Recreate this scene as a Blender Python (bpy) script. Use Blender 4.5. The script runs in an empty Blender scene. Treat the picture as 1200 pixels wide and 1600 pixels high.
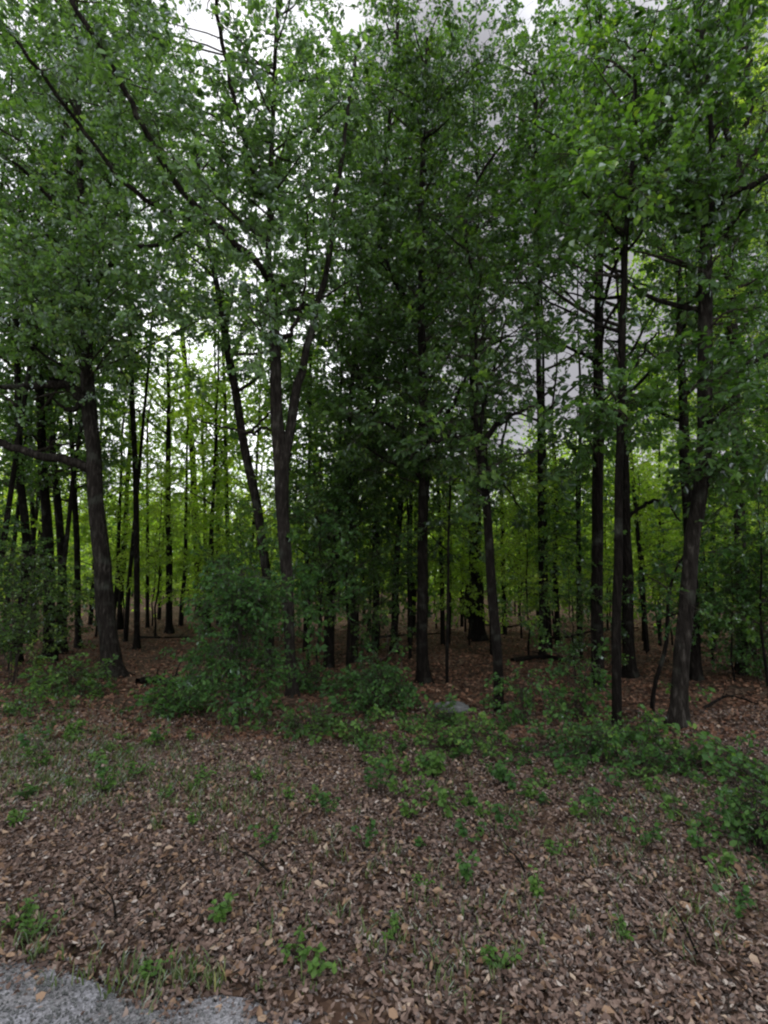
import bpy, math, random
import numpy as np
from mathutils import Vector, Matrix
R = math.radians
rng = np.random.default_rng(11)
random.seed(5)
S = bpy.context.scene
C = S.collection

# ------------------------------------------------------------------ camera
CAM_H, F, CX, CY, HY = 2.5, 800.0, 600.0, 800.0, 900.0     # photograph: 1200 x 1600, horizon at row 900
PITCH = math.atan((HY - CY) / F)
cam = bpy.data.objects.new('camera', bpy.data.cameras.new('camera'))
C.objects.link(cam)
cam.location = (0, 0, CAM_H)
cam.rotation_euler = (R(90) + PITCH, 0, 0)
cam.data.sensor_fit = 'VERTICAL'
cam.data.sensor_height = 24.0
cam.data.lens = 12.0
cam.data.clip_start = 0.05
cam.data.clip_end = 900
S.camera = cam

cp, sp = math.cos(PITCH), math.sin(PITCH)
def ray(px, py):
    u, v = (px - CX) / F, (CY - py) / F
    return np.array([u, cp - v * sp, sp + v * cp])

# ------------------------------------------------------------------ sky, sun, exposure
SUN_EL, SUN_AZ = 60.0, -30.0          # degrees; azimuth measured from +Y towards +X (so the sun is beyond the wood, left)
W = bpy.data.worlds.new('World'); S.world = W; W.use_nodes = True
nt = W.node_tree; nt.nodes.clear()
def N(t, kind, **kw):
    n = t.nodes.new(kind)
    for k, v in kw.items(): setattr(n, k, v)
    return n
sky = N(nt, 'ShaderNodeTexSky'); sky.sky_type = 'NISHITA'; sky.sun_disc = False
sky.sun_elevation = R(SUN_EL); sky.sun_rotation = R(SUN_AZ); sky.air_density = 1.2; sky.dust_density = 2.5
tc = N(nt, 'ShaderNodeTexCoord')
mp = N(nt, 'ShaderNodeMapping'); mp.inputs['Scale'].default_value = (1, 1, 1.7); mp.inputs['Location'].default_value = (0.35, 0.1, 0.0)
n1 = N(nt, 'ShaderNodeTexNoise'); n1.inputs['Scale'].default_value = 1.6; n1.inputs['Detail'].default_value = 6; n1.inputs['Roughness'].default_value = .55
cr = N(nt, 'ShaderNodeValToRGB')          # cloud brightness: grey bases to white tops
cr.color_ramp.elements[0].position = .40; cr.color_ramp.elements[0].color = (4.2, 4.2, 4.5, 1)
cr.color_ramp.elements[1].position = .60; cr.color_ramp.elements[1].color = (9.8, 9.9, 10.3, 1)
n2 = N(nt, 'ShaderNodeTexNoise'); n2.inputs['Scale'].default_value = 2.3; n2.inputs['Detail'].default_value = 5
cov = N(nt, 'ShaderNodeMapRange'); cov.inputs['From Min'].default_value = .30; cov.inputs['From Max'].default_value = .45
cov.inputs['To Min'].default_value = .55; cov.inputs['To Max'].default_value = 1.0
dc = ray(930, 400); dc /= np.linalg.norm(dc)
vd = N(nt, 'ShaderNodeVectorMath', operation='DISTANCE'); vd.inputs[1].default_value = tuple(dc)
n3 = N(nt, 'ShaderNodeTexNoise'); n3.inputs['Scale'].default_value = 4; n3.inputs['Detail'].default_value = 5
va = N(nt, 'ShaderNodeMath', operation='MULTIPLY_ADD'); va.inputs[1].default_value = .6
bank = N(nt, 'ShaderNodeMapRange'); bank.inputs['From Min'].default_value = .62; bank.inputs['From Max'].default_value = .82
bk = N(nt, 'ShaderNodeMix', data_type='RGBA'); bk.inputs[6].default_value = (2.0, 1.98, 2.15, 1)
mx = N(nt, 'ShaderNodeMix', data_type='RGBA')
bg = N(nt, 'ShaderNodeBackground'); bg.inputs['Strength'].default_value = 0.13
ow = N(nt, 'ShaderNodeOutputWorld')
L = nt.links.new
L(tc.outputs['Generated'], mp.inputs['Vector']); L(mp.outputs[0], n1.inputs['Vector']); L(mp.outputs[0], n2.inputs['Vector'])
L(n1.outputs[0], cr.inputs[0]); L(n2.outputs[0], cov.inputs[0]); L(cov.outputs[0], mx.inputs[0])
L(sky.outputs[0], mx.inputs[6]); L(cr.outputs[0], mx.inputs[7])
L(tc.outputs['Generated'], vd.inputs[0]); L(tc.outputs['Generated'], n3.inputs['Vector']); L(n3.outputs[0], va.inputs[0]); L(vd.outputs['Value'], va.inputs[2]); L(va.outputs[0], bank.inputs[0])
L(bank.outputs[0], bk.inputs[0]); L(mx.outputs[2], bk.inputs[7]); L(bk.outputs[2], bg.inputs[0]); L(bg.outputs[0], ow.inputs[0])

sl = bpy.data.lights.new('sun', 'SUN'); sl.energy = 1.5; sl.angle = R(10); sl.color = (1, .95, .86)
so = bpy.data.objects.new('sun', sl); C.objects.link(so)
sd = Vector((math.sin(R(SUN_AZ)) * math.cos(R(SUN_EL)), math.cos(R(SUN_AZ)) * math.cos(R(SUN_EL)), math.sin(R(SUN_EL))))
so.rotation_euler = sd.to_track_quat('Z', 'Y').to_euler(); so.location = (0, 0, 40)

S.render.engine = 'CYCLES'
S.view_settings.view_transform = 'Standard'; S.view_settings.look = 'None'
S.view_settings.exposure = 0.75; S.view_settings.gamma = 1.0; S.view_settings.use_curve_mapping = False
S.cycles.pixel_filter_type = 'BLACKMAN_HARRIS'; S.cycles.filter_width = 2.2
S.cycles.max_bounces = 9; S.cycles.diffuse_bounces = 6; S.cycles.transmission_bounces = 4

# ------------------------------------------------------------------ pixel -> place
def at(px, py, Y):
    d = ray(px, py); return d * (Y / d[1]) + np.array([0, 0, CAM_H])
def terr(x, y):
    x = np.asarray(x, float); y = np.asarray(y, float)
    k = np.clip((y - 4.5) / 6, 0, 1)
    far = np.clip((y - 16) / 30, 0, 1)
    return k * (.05 * np.sin(x * .9 + 1.3) * np.cos(y * .7) + .03 * np.sin(x * 2.3 + y * 1.7)) \
        + far * (.35 * np.sin(x * .09 + .6) * np.cos(y * .06) + .25 * np.sin(x * .05 + y * .11)) + .02 * np.sin(x * 5) * np.sin(y * 4.3) * np.clip((y - 3) / 2, 0, 1)
def ground_at(px, py):
    d = ray(px, py)
    t = CAM_H / -d[2]
    for _ in range(4):
        p = d * t; t = (CAM_H - terr(p[0], p[1])) / -d[2]
    p = d * t
    return np.array([p[0], p[1], float(terr(p[0], p[1]))])
def project(P):
    P = np.asarray(P, float); q = P - np.array([0, 0, CAM_H])
    z = q[..., 1] * cp + q[..., 2] * sp; v = -q[..., 1] * sp + q[..., 2] * cp
    z = np.where(z < .1, .1, z)
    return CX + F * q[..., 0] / z, CY - F * v / z

# ------------------------------------------------------------------ materials
def mat(name):
    m = bpy.data.materials.new(name); m.use_nodes = True; t = m.node_tree; t.nodes.clear()
    o = N(t, 'ShaderNodeOutputMaterial'); return m, t, o
def ramp(t, stops):
    r = N(t, 'ShaderNodeValToRGB'); e = r.color_ramp.elements
    while len(e) > 1: e.remove(e[0])
    e[0].position = stops[0][0]; e[0].color = (*stops[0][1], 1)
    for p, c in stops[1:]:
        x = e.new(p); x.color = (*c, 1)
    return r
def leaf_mat(name, dark, mid, light, trans=.45, gloss=.12):
    m, t, o = mat(name); l = t.links.new
    a = N(t, 'ShaderNodeAttribute'); a.attribute_name = 'tint'
    oi = N(t, 'ShaderNodeObjectInfo')
    ad = N(t, 'ShaderNodeMath', operation='MULTIPLY_ADD'); ad.inputs[1].default_value = .22; ad.inputs[2].default_value = -.11
    l(oi.outputs['Random'], ad.inputs[0])
    s = N(t, 'ShaderNodeMath', operation='ADD'); l(a.outputs['Fac'], s.inputs[0]); l(ad.outputs[0], s.inputs[1])
    r = ramp(t, [(0, dark), (.5, mid), (.93, light), (1.0, tuple(min(1, c * k) for c, k in zip(light, (1.5, 1.25, 1.1))))]); l(s.outputs[0], r.inputs[0])
    d = N(t, 'ShaderNodeBsdfDiffuse'); l(r.outputs[0], d.inputs[0])
    mlt = N(t, 'ShaderNodeMix', data_type='RGBA', blend_type='MULTIPLY'); mlt.inputs[0].default_value = 1
    mlt.inputs[7].default_value = (1.5, 1.65, .55, 1); l(r.outputs[0], mlt.inputs[6])
    tr = N(t, 'ShaderNodeBsdfTranslucent'); l(mlt.outputs[2], tr.inputs[0])
    m1 = N(t, 'ShaderNodeMixShader'); m1.inputs[0].default_value = trans; l(d.outputs[0], m1.inputs[1]); l(tr.outputs[0], m1.inputs[2])
    g = N(t, 'ShaderNodeBsdfGlossy'); g.inputs['Roughness'].default_value = .42; g.inputs[0].default_value = (.55, .6, .65, 1)
    fr = N(t, 'ShaderNodeFresnel'); fr.inputs[0].default_value = 1.4
    mm = N(t, 'ShaderNodeMath', operation='MULTIPLY_ADD'); mm.inputs[1].default_value = .25 + gloss * .4; mm.inputs[2].default_value = gloss * .1; l(fr.outputs[0], mm.inputs[0])
    m2 = N(t, 'ShaderNodeMixShader'); l(mm.outputs[0], m2.inputs[0]); l(m1.outputs[0], m2.inputs[1]); l(g.outputs[0], m2.inputs[2])
    l(m2.outputs[0], o.inputs[0]); return m
M = {}
M['leaf_blue'] = leaf_mat('oak leaves cool green', (.064, .122, .044), (.128, .235, .082), (.23, .36, .13), .52, .4)
M['leaf_mid'] = leaf_mat('leaves mid green', (.038, .088, .018), (.080, .172, .034), (.16, .285, .055), .5, .2)
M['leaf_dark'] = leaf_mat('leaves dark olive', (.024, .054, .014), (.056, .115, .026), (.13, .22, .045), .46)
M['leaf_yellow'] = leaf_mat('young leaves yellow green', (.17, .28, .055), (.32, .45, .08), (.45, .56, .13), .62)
M['leaf_low'] = leaf_mat('undergrowth leaves', (.026, .072, .018), (.054, .132, .030), (.10, .20, .042), .42)
M['leaf_herb'] = leaf_mat('seedling leaves', (.05, .11, .022), (.08, .165, .032), (.13, .23, .05), .35)
M['grass'] = leaf_mat('grass blades', (.05, .085, .022), (.09, .135, .042), (.17, .20, .085), .3)

def bark_mat(name, c1, c2, c3):
    m, t, o = mat(name); l = t.links.new
    tcn = N(t, 'ShaderNodeTexCoord')
    mpn = N(t, 'ShaderNodeMapping'); mpn.inputs['Scale'].default_value = (1, 1, .22); l(tcn.outputs['Object'], mpn.inputs[0])
    a = N(t, 'ShaderNodeTexNoise'); a.inputs['Scale'].default_value = 17; a.inputs['Detail'].default_value = 6; a.inputs['Roughness'].default_value = .65; l(mpn.outputs[0], a.inputs[0])
    v = N(t, 'ShaderNodeTexVoronoi', feature='DISTANCE_TO_EDGE'); v.inputs['Scale'].default_value = 14; l(mpn.outputs[0], v.inputs[0])
    b = N(t, 'ShaderNodeTexNoise'); b.inputs['Scale'].default_value = 2.6; b.inputs['Detail'].default_value = 4; l(tcn.outputs['Object'], b.inputs[0])
    r = ramp(t, [(.30, c1), (.55, c2), (.75, c3)]); l(a.outputs[0], r.inputs[0])
    li = N(t, 'ShaderNodeMapRange'); li.inputs['From Min'].default_value = .56; li.inputs['From Max'].default_value = .70; li.inputs['To Max'].default_value = .4; l(b.outputs[0], li.inputs[0])
    mxn = N(t, 'ShaderNodeMix', data_type='RGBA'); l(li.outputs[0], mxn.inputs[0]); l(r.outputs[0], mxn.inputs[6]); mxn.inputs[7].default_value = (.07, .078, .062, 1)
    p = N(t, 'ShaderNodeBsdfPrincipled'); p.inputs['Roughness'].default_value = .95; p.inputs['Specular IOR Level'].default_value = .08; l(mxn.outputs[2], p.inputs['Base Color'])
    sm = N(t, 'ShaderNodeMath', operation='MULTIPLY_ADD'); sm.inputs[1].default_value = 1.2; l(v.outputs[0], sm.inputs[0]); l(a.outputs[0], sm.inputs[2])
    bp = N(t, 'ShaderNodeBump'); bp.inputs['Strength'].default_value = 1; bp.inputs['Distance'].default_value = .05; l(sm.outputs[0], bp.inputs['Height']); l(bp.outputs[0], p.inputs['Normal'])
    l(p.outputs[0], o.inputs[0]); return m
M['bark'] = bark_mat('bark grey brown', (.006, .005, .0042), (.022, .019, .016), (.085, .077, .066))  # both bark colours darkened to stand for shade from unbuilt trees across the road
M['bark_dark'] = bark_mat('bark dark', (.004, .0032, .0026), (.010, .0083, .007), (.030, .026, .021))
M['twig'] = bark_mat('twig', (.02, .017, .014), (.05, .042, .035), (.09, .08, .065))

def litter_mat(name, stops):
    m, t, o = mat(name); l = t.links.new
    a = N(t, 'ShaderNodeAttribute'); a.attribute_name = 'tint'
    oi = N(t, 'ShaderNodeObjectInfo')
    s = N(t, 'ShaderNodeMath', operation='ADD'); l(a.outputs['Fac'], s.inputs[0])
    om = N(t, 'ShaderNodeMath', operation='MULTIPLY'); om.inputs[1].default_value = .5; l(oi.outputs['Random'], om.inputs[0]); l(om.outputs[0], s.inputs[1])
    r = ramp(t, stops); l(s.outputs[0], r.inputs[0])
    d = N(t, 'ShaderNodeBsdfPrincipled'); d.inputs['Roughness'].default_value = .75; d.inputs['Specular IOR Level'].default_value = .3
    l(r.outputs[0], d.inputs['Base Color']); l(d.outputs[0], o.inputs[0]); return m
M['litter'] = litter_mat('dead leaves', [(0, (.028, .018, .014)), (.28, (.075, .048, .037)), (.55, (.142, .094, .074)), (.8, (.205, .145, .115)), (.97, (.27, .21, .175)), (1, (.36, .31, .27))])
M['litter_red'] = litter_mat('dead leaves russet', [(0, (.03, .014, .009)), (.3, (.10, .048, .028)), (.65, (.19, .098, .058)), (1, (.28, .18, .12))])

M['litter_grey'] = litter_mat('old grey leaf scraps', [(0, (.03, .023, .02)), (.3, (.085, .065, .058)), (.6, (.155, .125, .112)), (.9, (.24, .205, .185)), (1, (.34, .31, .285))])
M['litter_tan'] = litter_mat('tan oak leaves', [(0, (.06, .035, .02)), (.4, (.17, .10, .06)), (.75, (.27, .18, .115)), (1, (.36, .28, .21))])
def ground_mat():
    m, t, o = mat('forest floor'); l = t.links.new
    tcn = N(t, 'ShaderNodeTexCoord')
    v = N(t, 'ShaderNodeTexVoronoi'); v.inputs['Scale'].default_value = 16; l(tcn.outputs['Object'], v.inputs[0])
    sep = N(t, 'ShaderNodeSeparateColor'); l(v.outputs['Color'], sep.inputs[0])
    r = ramp(t, [(0, (.02, .012, .009)), (.4, (.06, .036, .025)), (.8, (.11, .07, .048)), (1, (.17, .12, .085))]); l(sep.outputs[0], r.inputs[0])
    n = N(t, 'ShaderNodeTexNoise'); n.inputs['Scale'].default_value = .8; n.inputs['Detail'].default_value = 6; l(tcn.outputs['Object'], n.inputs[0])
    mr = N(t, 'ShaderNodeMapRange'); mr.inputs['From Min'].default_value = .52; mr.inputs['From Max'].default_value = .68; mr.inputs['To Max'].default_value = .7; l(n.outputs[0], mr.inputs[0])
    mxn = N(t, 'ShaderNodeMix', data_type='RGBA'); l(mr.outputs[0], mxn.inputs[0]); l(r.outputs[0], mxn.inputs[6]); mxn.inputs[7].default_value = (.028, .024, .016, 1)
    p = N(t, 'ShaderNodeBsdfPrincipled'); p.inputs['Roughness'].default_value = .95; p.inputs['Specular IOR Level'].default_value = .1; l(mxn.outputs[2], p.inputs['Base Color'])
    bp = N(t, 'ShaderNodeBump'); bp.inputs['Strength'].default_value = .8; bp.inputs['Distance'].default_value = .03; l(v.outputs['Distance'], bp.inputs['Height']); l(bp.outputs[0], p.inputs['Normal'])
    l(p.outputs[0], o.inputs[0]); return m
M['ground'] = ground_mat()
def road_mat(name='chip seal road'):
    m, t, o = mat(name); l = t.links.new
    tcn = N(t, 'ShaderNodeTexCoord')
    v = N(t, 'ShaderNodeTexVoronoi'); v.inputs['Scale'].default_value = 85; l(tcn.outputs['Object'], v.inputs[0])
    sep = N(t, 'ShaderNodeSeparateColor'); l(v.outputs['Color'], sep.inputs[0])
    r = ramp(t, [(0, (.11, .11, .115)), (.35, (.185, .185, .195)), (.8, (.25, .25, .265)), (1, (.34, .34, .355))]); l(sep.outputs[0], r.inputs[0])
    n = N(t, 'ShaderNodeTexNoise'); n.inputs['Scale'].default_value = 3; n.inputs['Detail'].default_value = 6; l(tcn.outputs['Object'], n.inputs[0])
    r2 = ramp(t, [(.35, (.72, .7, .68)), (.65, (1.05, 1.05, 1.08))]); l(n.outputs[0], r2.inputs[0])
    mxn = N(t, 'ShaderNodeMix', data_type='RGBA', blend_type='MULTIPLY'); mxn.inputs[0].default_value = 1; l(r.outputs[0], mxn.inputs[6]); l(r2.outputs[0], mxn.inputs[7])
    p = N(t, 'ShaderNodeBsdfPrincipled'); p.inputs['Roughness'].default_value = .9; l(mxn.outputs[2], p.inputs['Base Color'])
    bp = N(t, 'ShaderNodeBump'); bp.inputs['Strength'].default_value = .7; bp.inputs['Distance'].default_value = .008; bp.invert = True; l(v.outputs['Distance'], bp.inputs['Height']); l(bp.outputs[0], p.inputs['Normal'])
    l(p.outputs[0], o.inputs[0]); return m
M['road'] = road_mat()
def stone_mat():
    m, t, o = mat('stone'); l = t.links.new
    tcn = N(t, 'ShaderNodeTexCoord')
    n = N(t, 'ShaderNodeTexNoise'); n.inputs['Scale'].default_value = 7; n.inputs['Detail'].default_value = 8; l(tcn.outputs['Object'], n.inputs[0])
    r = ramp(t, [(.3, (.05, .055, .05)), (.55, (.11, .115, .115)), (.72, (.20, .205, .205))]); l(n.outputs[0], r.inputs[0])
    p = N(t, 'ShaderNodeBsdfPrincipled'); p.inputs['Roughness'].default_value = .9; l(r.outputs[0], p.inputs['Base Color'])
    bp = N(t, 'ShaderNodeBump'); bp.inputs['Strength'].default_value = .6; bp.inputs['Distance'].default_value = .03; l(n.outputs[0], bp.inputs['Height']); l(bp.outputs[0], p.inputs['Normal'])
    l(p.outputs[0], o.inputs[0]); return m
M['stone'] = stone_mat()

# ------------------------------------------------------------------ mesh helpers (everything is quads in numpy)
class MB:
    def __init__(s): s.v = []; s.f = []; s.t = []; s.m = []; s.n = 0; s.sm = []
    def add(s, v, f, tint=.5, mi=0, smooth=False):
        v = np.asarray(v, np.float32).reshape(-1, 3); f = np.asarray(f, np.int32).reshape(-1, 4)
        s.v.append(v); s.f.append(f + s.n); s.n += len(v)
        s.t.append(np.broadcast_to(np.asarray(tint, np.float32), (len(f),)).copy())
        s.m.append(np.full(len(f), 0, np.int32) + mi); s.sm.append(np.full(len(f), smooth, bool))
    def mesh(s, name, mats):
        v = np.concatenate(s.v); f = np.concatenate(s.f)
        me = bpy.data.meshes.new(name)
        me.vertices.add(len(v)); me.vertices.foreach_set('co', v.ravel())
        me.loops.add(len(f) * 4); me.loops.foreach_set('vertex_index', f.ravel())
        me.polygons.add(len(f)); me.polygons.foreach_set('loop_start', np.arange(0, len(f) * 4, 4, dtype=np.int32))
        me.polygons.foreach_set('material_index', np.concatenate(s.m))
        a = me.attributes.new('tint', 'FLOAT', 'FACE'); a.data.foreach_set('value', np.concatenate(s.t))
        for m in mats: me.materials.append(m)
        me.update(calc_edges=True)
        me.polygons.foreach_set('use_smooth', np.concatenate(s.sm))
        return me
def link(name, me, parent=None, loc=None):
    o = bpy.data.objects.new(name, me); C.objects.link(o)
    if parent is not None: o.parent = parent
    if loc is not None: o.location = loc
    return o
def tag(o, label=None, cat=None, group=None, kind=None):
    if label: o['label'] = label
    if cat: o['category'] = cat
    if group: o['group'] = group
    if kind: o['kind'] = kind
    return o
def empty(name, loc):
    o = bpy.data.objects.new(name, None); o.empty_display_size = .3; o.location = loc; C.objects.link(o); return o

def tube(P, rad, sides=10, rough=.0, flare=0, seed=0):
    P = np.asarray(P, float); n = len(P); rad = np.asarray(rad, float)
    T = np.gradient(P, axis=0); T /= np.linalg.norm(T, axis=1)[:, None] + 1e-9
    ref = np.array([1., 0, 0]) if abs(T[0][0]) < .8 else np.array([0, 0, 1.])
    U = np.cross(T, ref); U /= np.linalg.norm(U, axis=1)[:, None] + 1e-9
    V = np.cross(T, U)
    a = np.linspace(0, 2 * math.pi, sides, endpoint=False)
    rr = np.repeat(rad[:, None], sides, 1)
    if rough:
        g = np.random.default_rng(seed + 3)
        ph = g.uniform(0, 6.28, 4); z = np.arange(n)[:, None]
        rr = rr * (1 + rough * (np.sin(3 * a[None] + ph[0] + z * .35) * .5 + np.sin(5 * a[None] + ph[1] - z * .5) * .35 + g.normal(0, .35, (n, sides))))
    if flare:
        k = np.clip(1 - np.linalg.norm(P - P[0], axis=1) / .55, 0, 1)[:, None] ** 2
        rr = rr * (1 + flare * k * (.55 + .45 * np.sin(4 * a[None] + seed)))
    v = P[:, None] + rr[..., None] * (np.cos(a)[None, :, None] * U[:, None] + np.sin(a)[None, :, None] * V[:, None])
    i = np.arange(n - 1)[:, None] * sides; j = np.arange(sides)[None]; k = (j + 1) % sides
    f = np.stack([i + j, i + k, i + k + sides, i + j + sides], -1).reshape(-1, 4)
    return v.reshape(-1, 3), f
def smooth_path(P, n):
    """Catmull-Rom through the points, n samples"""
    P = np.asarray(P, float)
    if len(P) == 2: P = np.array([P[0], (P[0] + P[1]) / 2, P[1]])
    Q = np.vstack([2 * P[0] - P[1], P, 2 * P[-1] - P[-2]])
    seg = np.linalg.norm(np.diff(P[:, :3], axis=0), axis=1); cum = np.r_[0, np.cumsum(seg)]
    out = []
    for s in np.linspace(0, cum[-1], n):
        i = min(np.searchsorted(cum, s, 'right') - 1, len(P) - 2); t = (s - cum[i]) / (seg[i] + 1e-9)
        a, b, c, d = Q[i], Q[i + 1], Q[i + 2], Q[i + 3]
        out.append(.5 * (2 * b + (c - a) * t + (2 * a - 5 * b + 4 * c - d) * t ** 2 + (3 * b - a - 3 * c + d) * t ** 3))
    return np.array(out)

# leaves -------------------------------------------------------------------
def leaf_geo(lod):
    if lod == 0:      # two quads folded along the midrib, blunt lobed outline
        v = np.array([[0, 0, 0], [.34, .24, .06], [.72, .30, .03], [1, 0, -.08], [.72, -.30, .03], [.34, -.24, .06]])
        f = np.array([[0, 3, 2, 1], [0, 5, 4, 3]])
    else:
        v = np.array([[0, 0, 0], [.55, .30, .07], [1, 0, -.05], [.55, -.30, .07]])
        f = np.array([[0, 3, 2, 1]])
    return v, f
def rotm(yaw, pit, rol):
    cy, sy, cpp, spp, cr_, sr = np.cos(yaw), np.sin(yaw), np.cos(pit), np.sin(pit), np.cos(rol), np.sin(rol)
    z = np.zeros_like(cy); o = z + 1
    Rz = np.stack([cy, -sy, z, sy, cy, z, z, z, o], -1).reshape(-1, 3, 3)
    Ry = np.stack([cpp, z, spp, z, o, z, -spp, z, cpp], -1).reshape(-1, 3, 3)
    Rx = np.stack([o, z, z, z, cr_, -sr, z, sr, cr_], -1).reshape(-1, 3, 3)
    return Rz @ Ry @ Rx
def make_spray(nl, lod, length=.55, ls=.11, seed=0, tilt=.7):
    """a leafy twig along +X: returns verts, faces, tint, matindex"""
    g = np.random.default_rng(seed)
    lv, lf = leaf_geo(lod)
    side = [(0, 0, 0, 1.)]
    nodes = []
    for k in range(3):
        s = g.uniform(.2, .8); nodes.append((s, g.choice([-1, 1]) * g.uniform(.5, 1.), g.uniform(-.4, .4), g.uniform(.4, .7)))
    segs = [(np.zeros(3), np.array([length, 0, -.08 * length]))]
    for s, yw, pt, ln in nodes:
        b = segs[0][0] + (segs[0][1] - segs[0][0]) * s
        d = np.array([math.cos(yw) * math.cos(pt), math.sin(yw) * math.cos(pt), math.sin(pt)]) * length * ln
        segs.append((b, b + d))
    w = np.array([np.linalg.norm(b - a) for a, b in segs]); w /= w.sum()
    V, Fc, T, MI = [], [], [], []; n = 0
    for a, b in segs:
        tv, tf = tube([a, (a + b) / 2 + g.normal(0, .01, 3), b], [.006, .004, .0015], 3)
        V.append(tv); Fc.append(tf + n); n += len(tv); T.append(np.full(len(tf), .5)); MI.append(np.ones(len(tf), int))
    si = g.choice(len(segs), nl, p=w); s = np.sqrt(g.uniform(.03, 1, nl))
    A = np.array([x[0] for x in segs])[si]; B = np.array([x[1] for x in segs])[si]
    pos = A + (B - A) * s[:, None]; d = B - A
    base = np.arctan2(d[:, 1], d[:, 0])
    yaw = base + g.choice([-1, 1], nl) * g.uniform(.3, 1.3, nl); pit = g.normal(.25, .4, nl); rol = g.normal(0, tilt, nl)
    Rm = rotm(yaw, pit, rol); sc = ls * g.uniform(.65, 1.25, nl)
    lvv = np.einsum('nij,vj->nvi', Rm, lv) * sc[:, None, None] + pos[:, None]
    V.append(lvv.reshape(-1, 3)); Fc.append((lf[None] + (np.arange(nl) * len(lv))[:, None, None] + n).reshape(-1, 4))
    T.append(np.repeat(np.clip(g.normal(.45, .17, nl), 0, 1), len(lf))); MI.append(np.zeros(nl * len(lf), int))
    return np.vstack(V), np.vstack(Fc), np.concatenate(T), np.concatenate(MI)
SPR = {0: [make_spray(30, 0, .60, .115, s) for s in range(5)],
       1: [make_spray(26, 1, .62, .125, 10 + s) for s in range(5)],
       2: [make_spray(14, 1, .90, .25, 20 + s, .9) for s in range(4)],
       3: [make_spray(22, 0, .42, .075, 30 + s) for s in range(4)]}          # small-leaved, for shrubs
for k in (0, 1, 2, 3):
    for i, sp_ in enumerate(SPR[k]):
        if k == 2:      # far: no twigs
            v, f, t, m = sp_; keep = m == 0; SPR[k][i] = (v, f[keep], t[keep], m[keep])
# openings in the canopy that the photograph shows: (x, y, rx, ry, strength)
GAPS = [(722, 14, 22, 16, .8), (860, 60, 28, 32, .6), (745, 200, 26, 90, .9), (610, 235, 22, 50, .5), (862, 150, 25, 30, .8), (70, 205, 60, 55, .7),
        (1015, 490, 55, 140, .93), (905, 450, 55, 70, .93), (890, 570, 65, 60, .92), (850, 665, 55, 50, .9), (1180, 420, 40, 60, .8), (1180, 70, 40, 60, .7),
        (530, 455, 28, 40, .9), (480, 30, 60, 40, .7), (590, 110, 30, 90, .6), (455, 340, 30, 60, .5), (240, 370, 45, 30, .7), (205, 310, 30, 25, .7),
        (280, 570, 130, 30, .5), (220, 660, 60, 45, .7), (345, 650, 80, 50, .55), (775, 560, 50, 60, .6), (330, 60, 60, 60, .5), (690, 655, 40, 30, .6),
        (770, 120, 60, 30, .5), (960, 380, 50, 60, .8)]
def gap_keep(P, g, power=1.0):
    x, y = project(P); k = np.ones(len(P))
    for gx, gy, rx, ry, s in GAPS:
        d = ((x - gx) / rx) ** 2 + ((y - gy) / ry) ** 2
        k *= 1 - s * power * np.exp(-d ** 2 * .6)
    return g.uniform(0, 1, len(P)) < k
def scatter_sprays(mb, P, D, kind, g, scale=1.0, tshift=0.0):
    """P positions, D outward directions"""
    n = len(P)
    if n == 0: return
    yaw = np.arctan2(D[:, 1], D[:, 0]) + g.normal(0, .5, n)
    pit = -np.arcsin(np.clip(D[:, 2], -1, 1)) * .5 + g.normal(.15, .3, n); rol = g.normal(0, .5, n)
    Rm = rotm(yaw, pit, rol); sc = scale * g.uniform(.6, 1.4, n)
    tm = SPR[kind]; w = g.integers(0, len(tm), n)
    st = g.normal(tshift, .09, n)
    for k in range(len(tm)):
        q = np.where(w == k)[0]
        if len(q) == 0: continue
        v, f, t, m = tm[k]
        vv = np.einsum('nij,vj->nvi', Rm[q], v) * sc[q][:, None, None] + P[q][:, None]
        ff = f[None] + (np.arange(len(q)) * len(v))[:, None, None]
        tt = np.clip(t[None] + st[q][:, None], 0, .99)
        mb.add(vv, ff, tt.ravel(), np.tile(m, len(q)))
def clump(mb, c, r, n, kind, g, scale=1., flat=.7, tshift=0., gap=1.0, hub=None):
    c = np.asarray(c, float)
    d = g.normal(0, 1, (n, 3)); d /= np.linalg.norm(d, axis=1)[:, None] + 1e-9
    rr = r * g.uniform(.15, 1, n) ** .6
    P = c + d * rr[:, None] * np.array([1, 1, flat])
    if gap: 
        kp = gap_keep(P, g, gap); P = P[kp]; d = d[kp]
    if len(P): scatter_sprays(mb, P, d, kind, g, scale, tshift + g.normal(0, .14))
    return P

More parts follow.
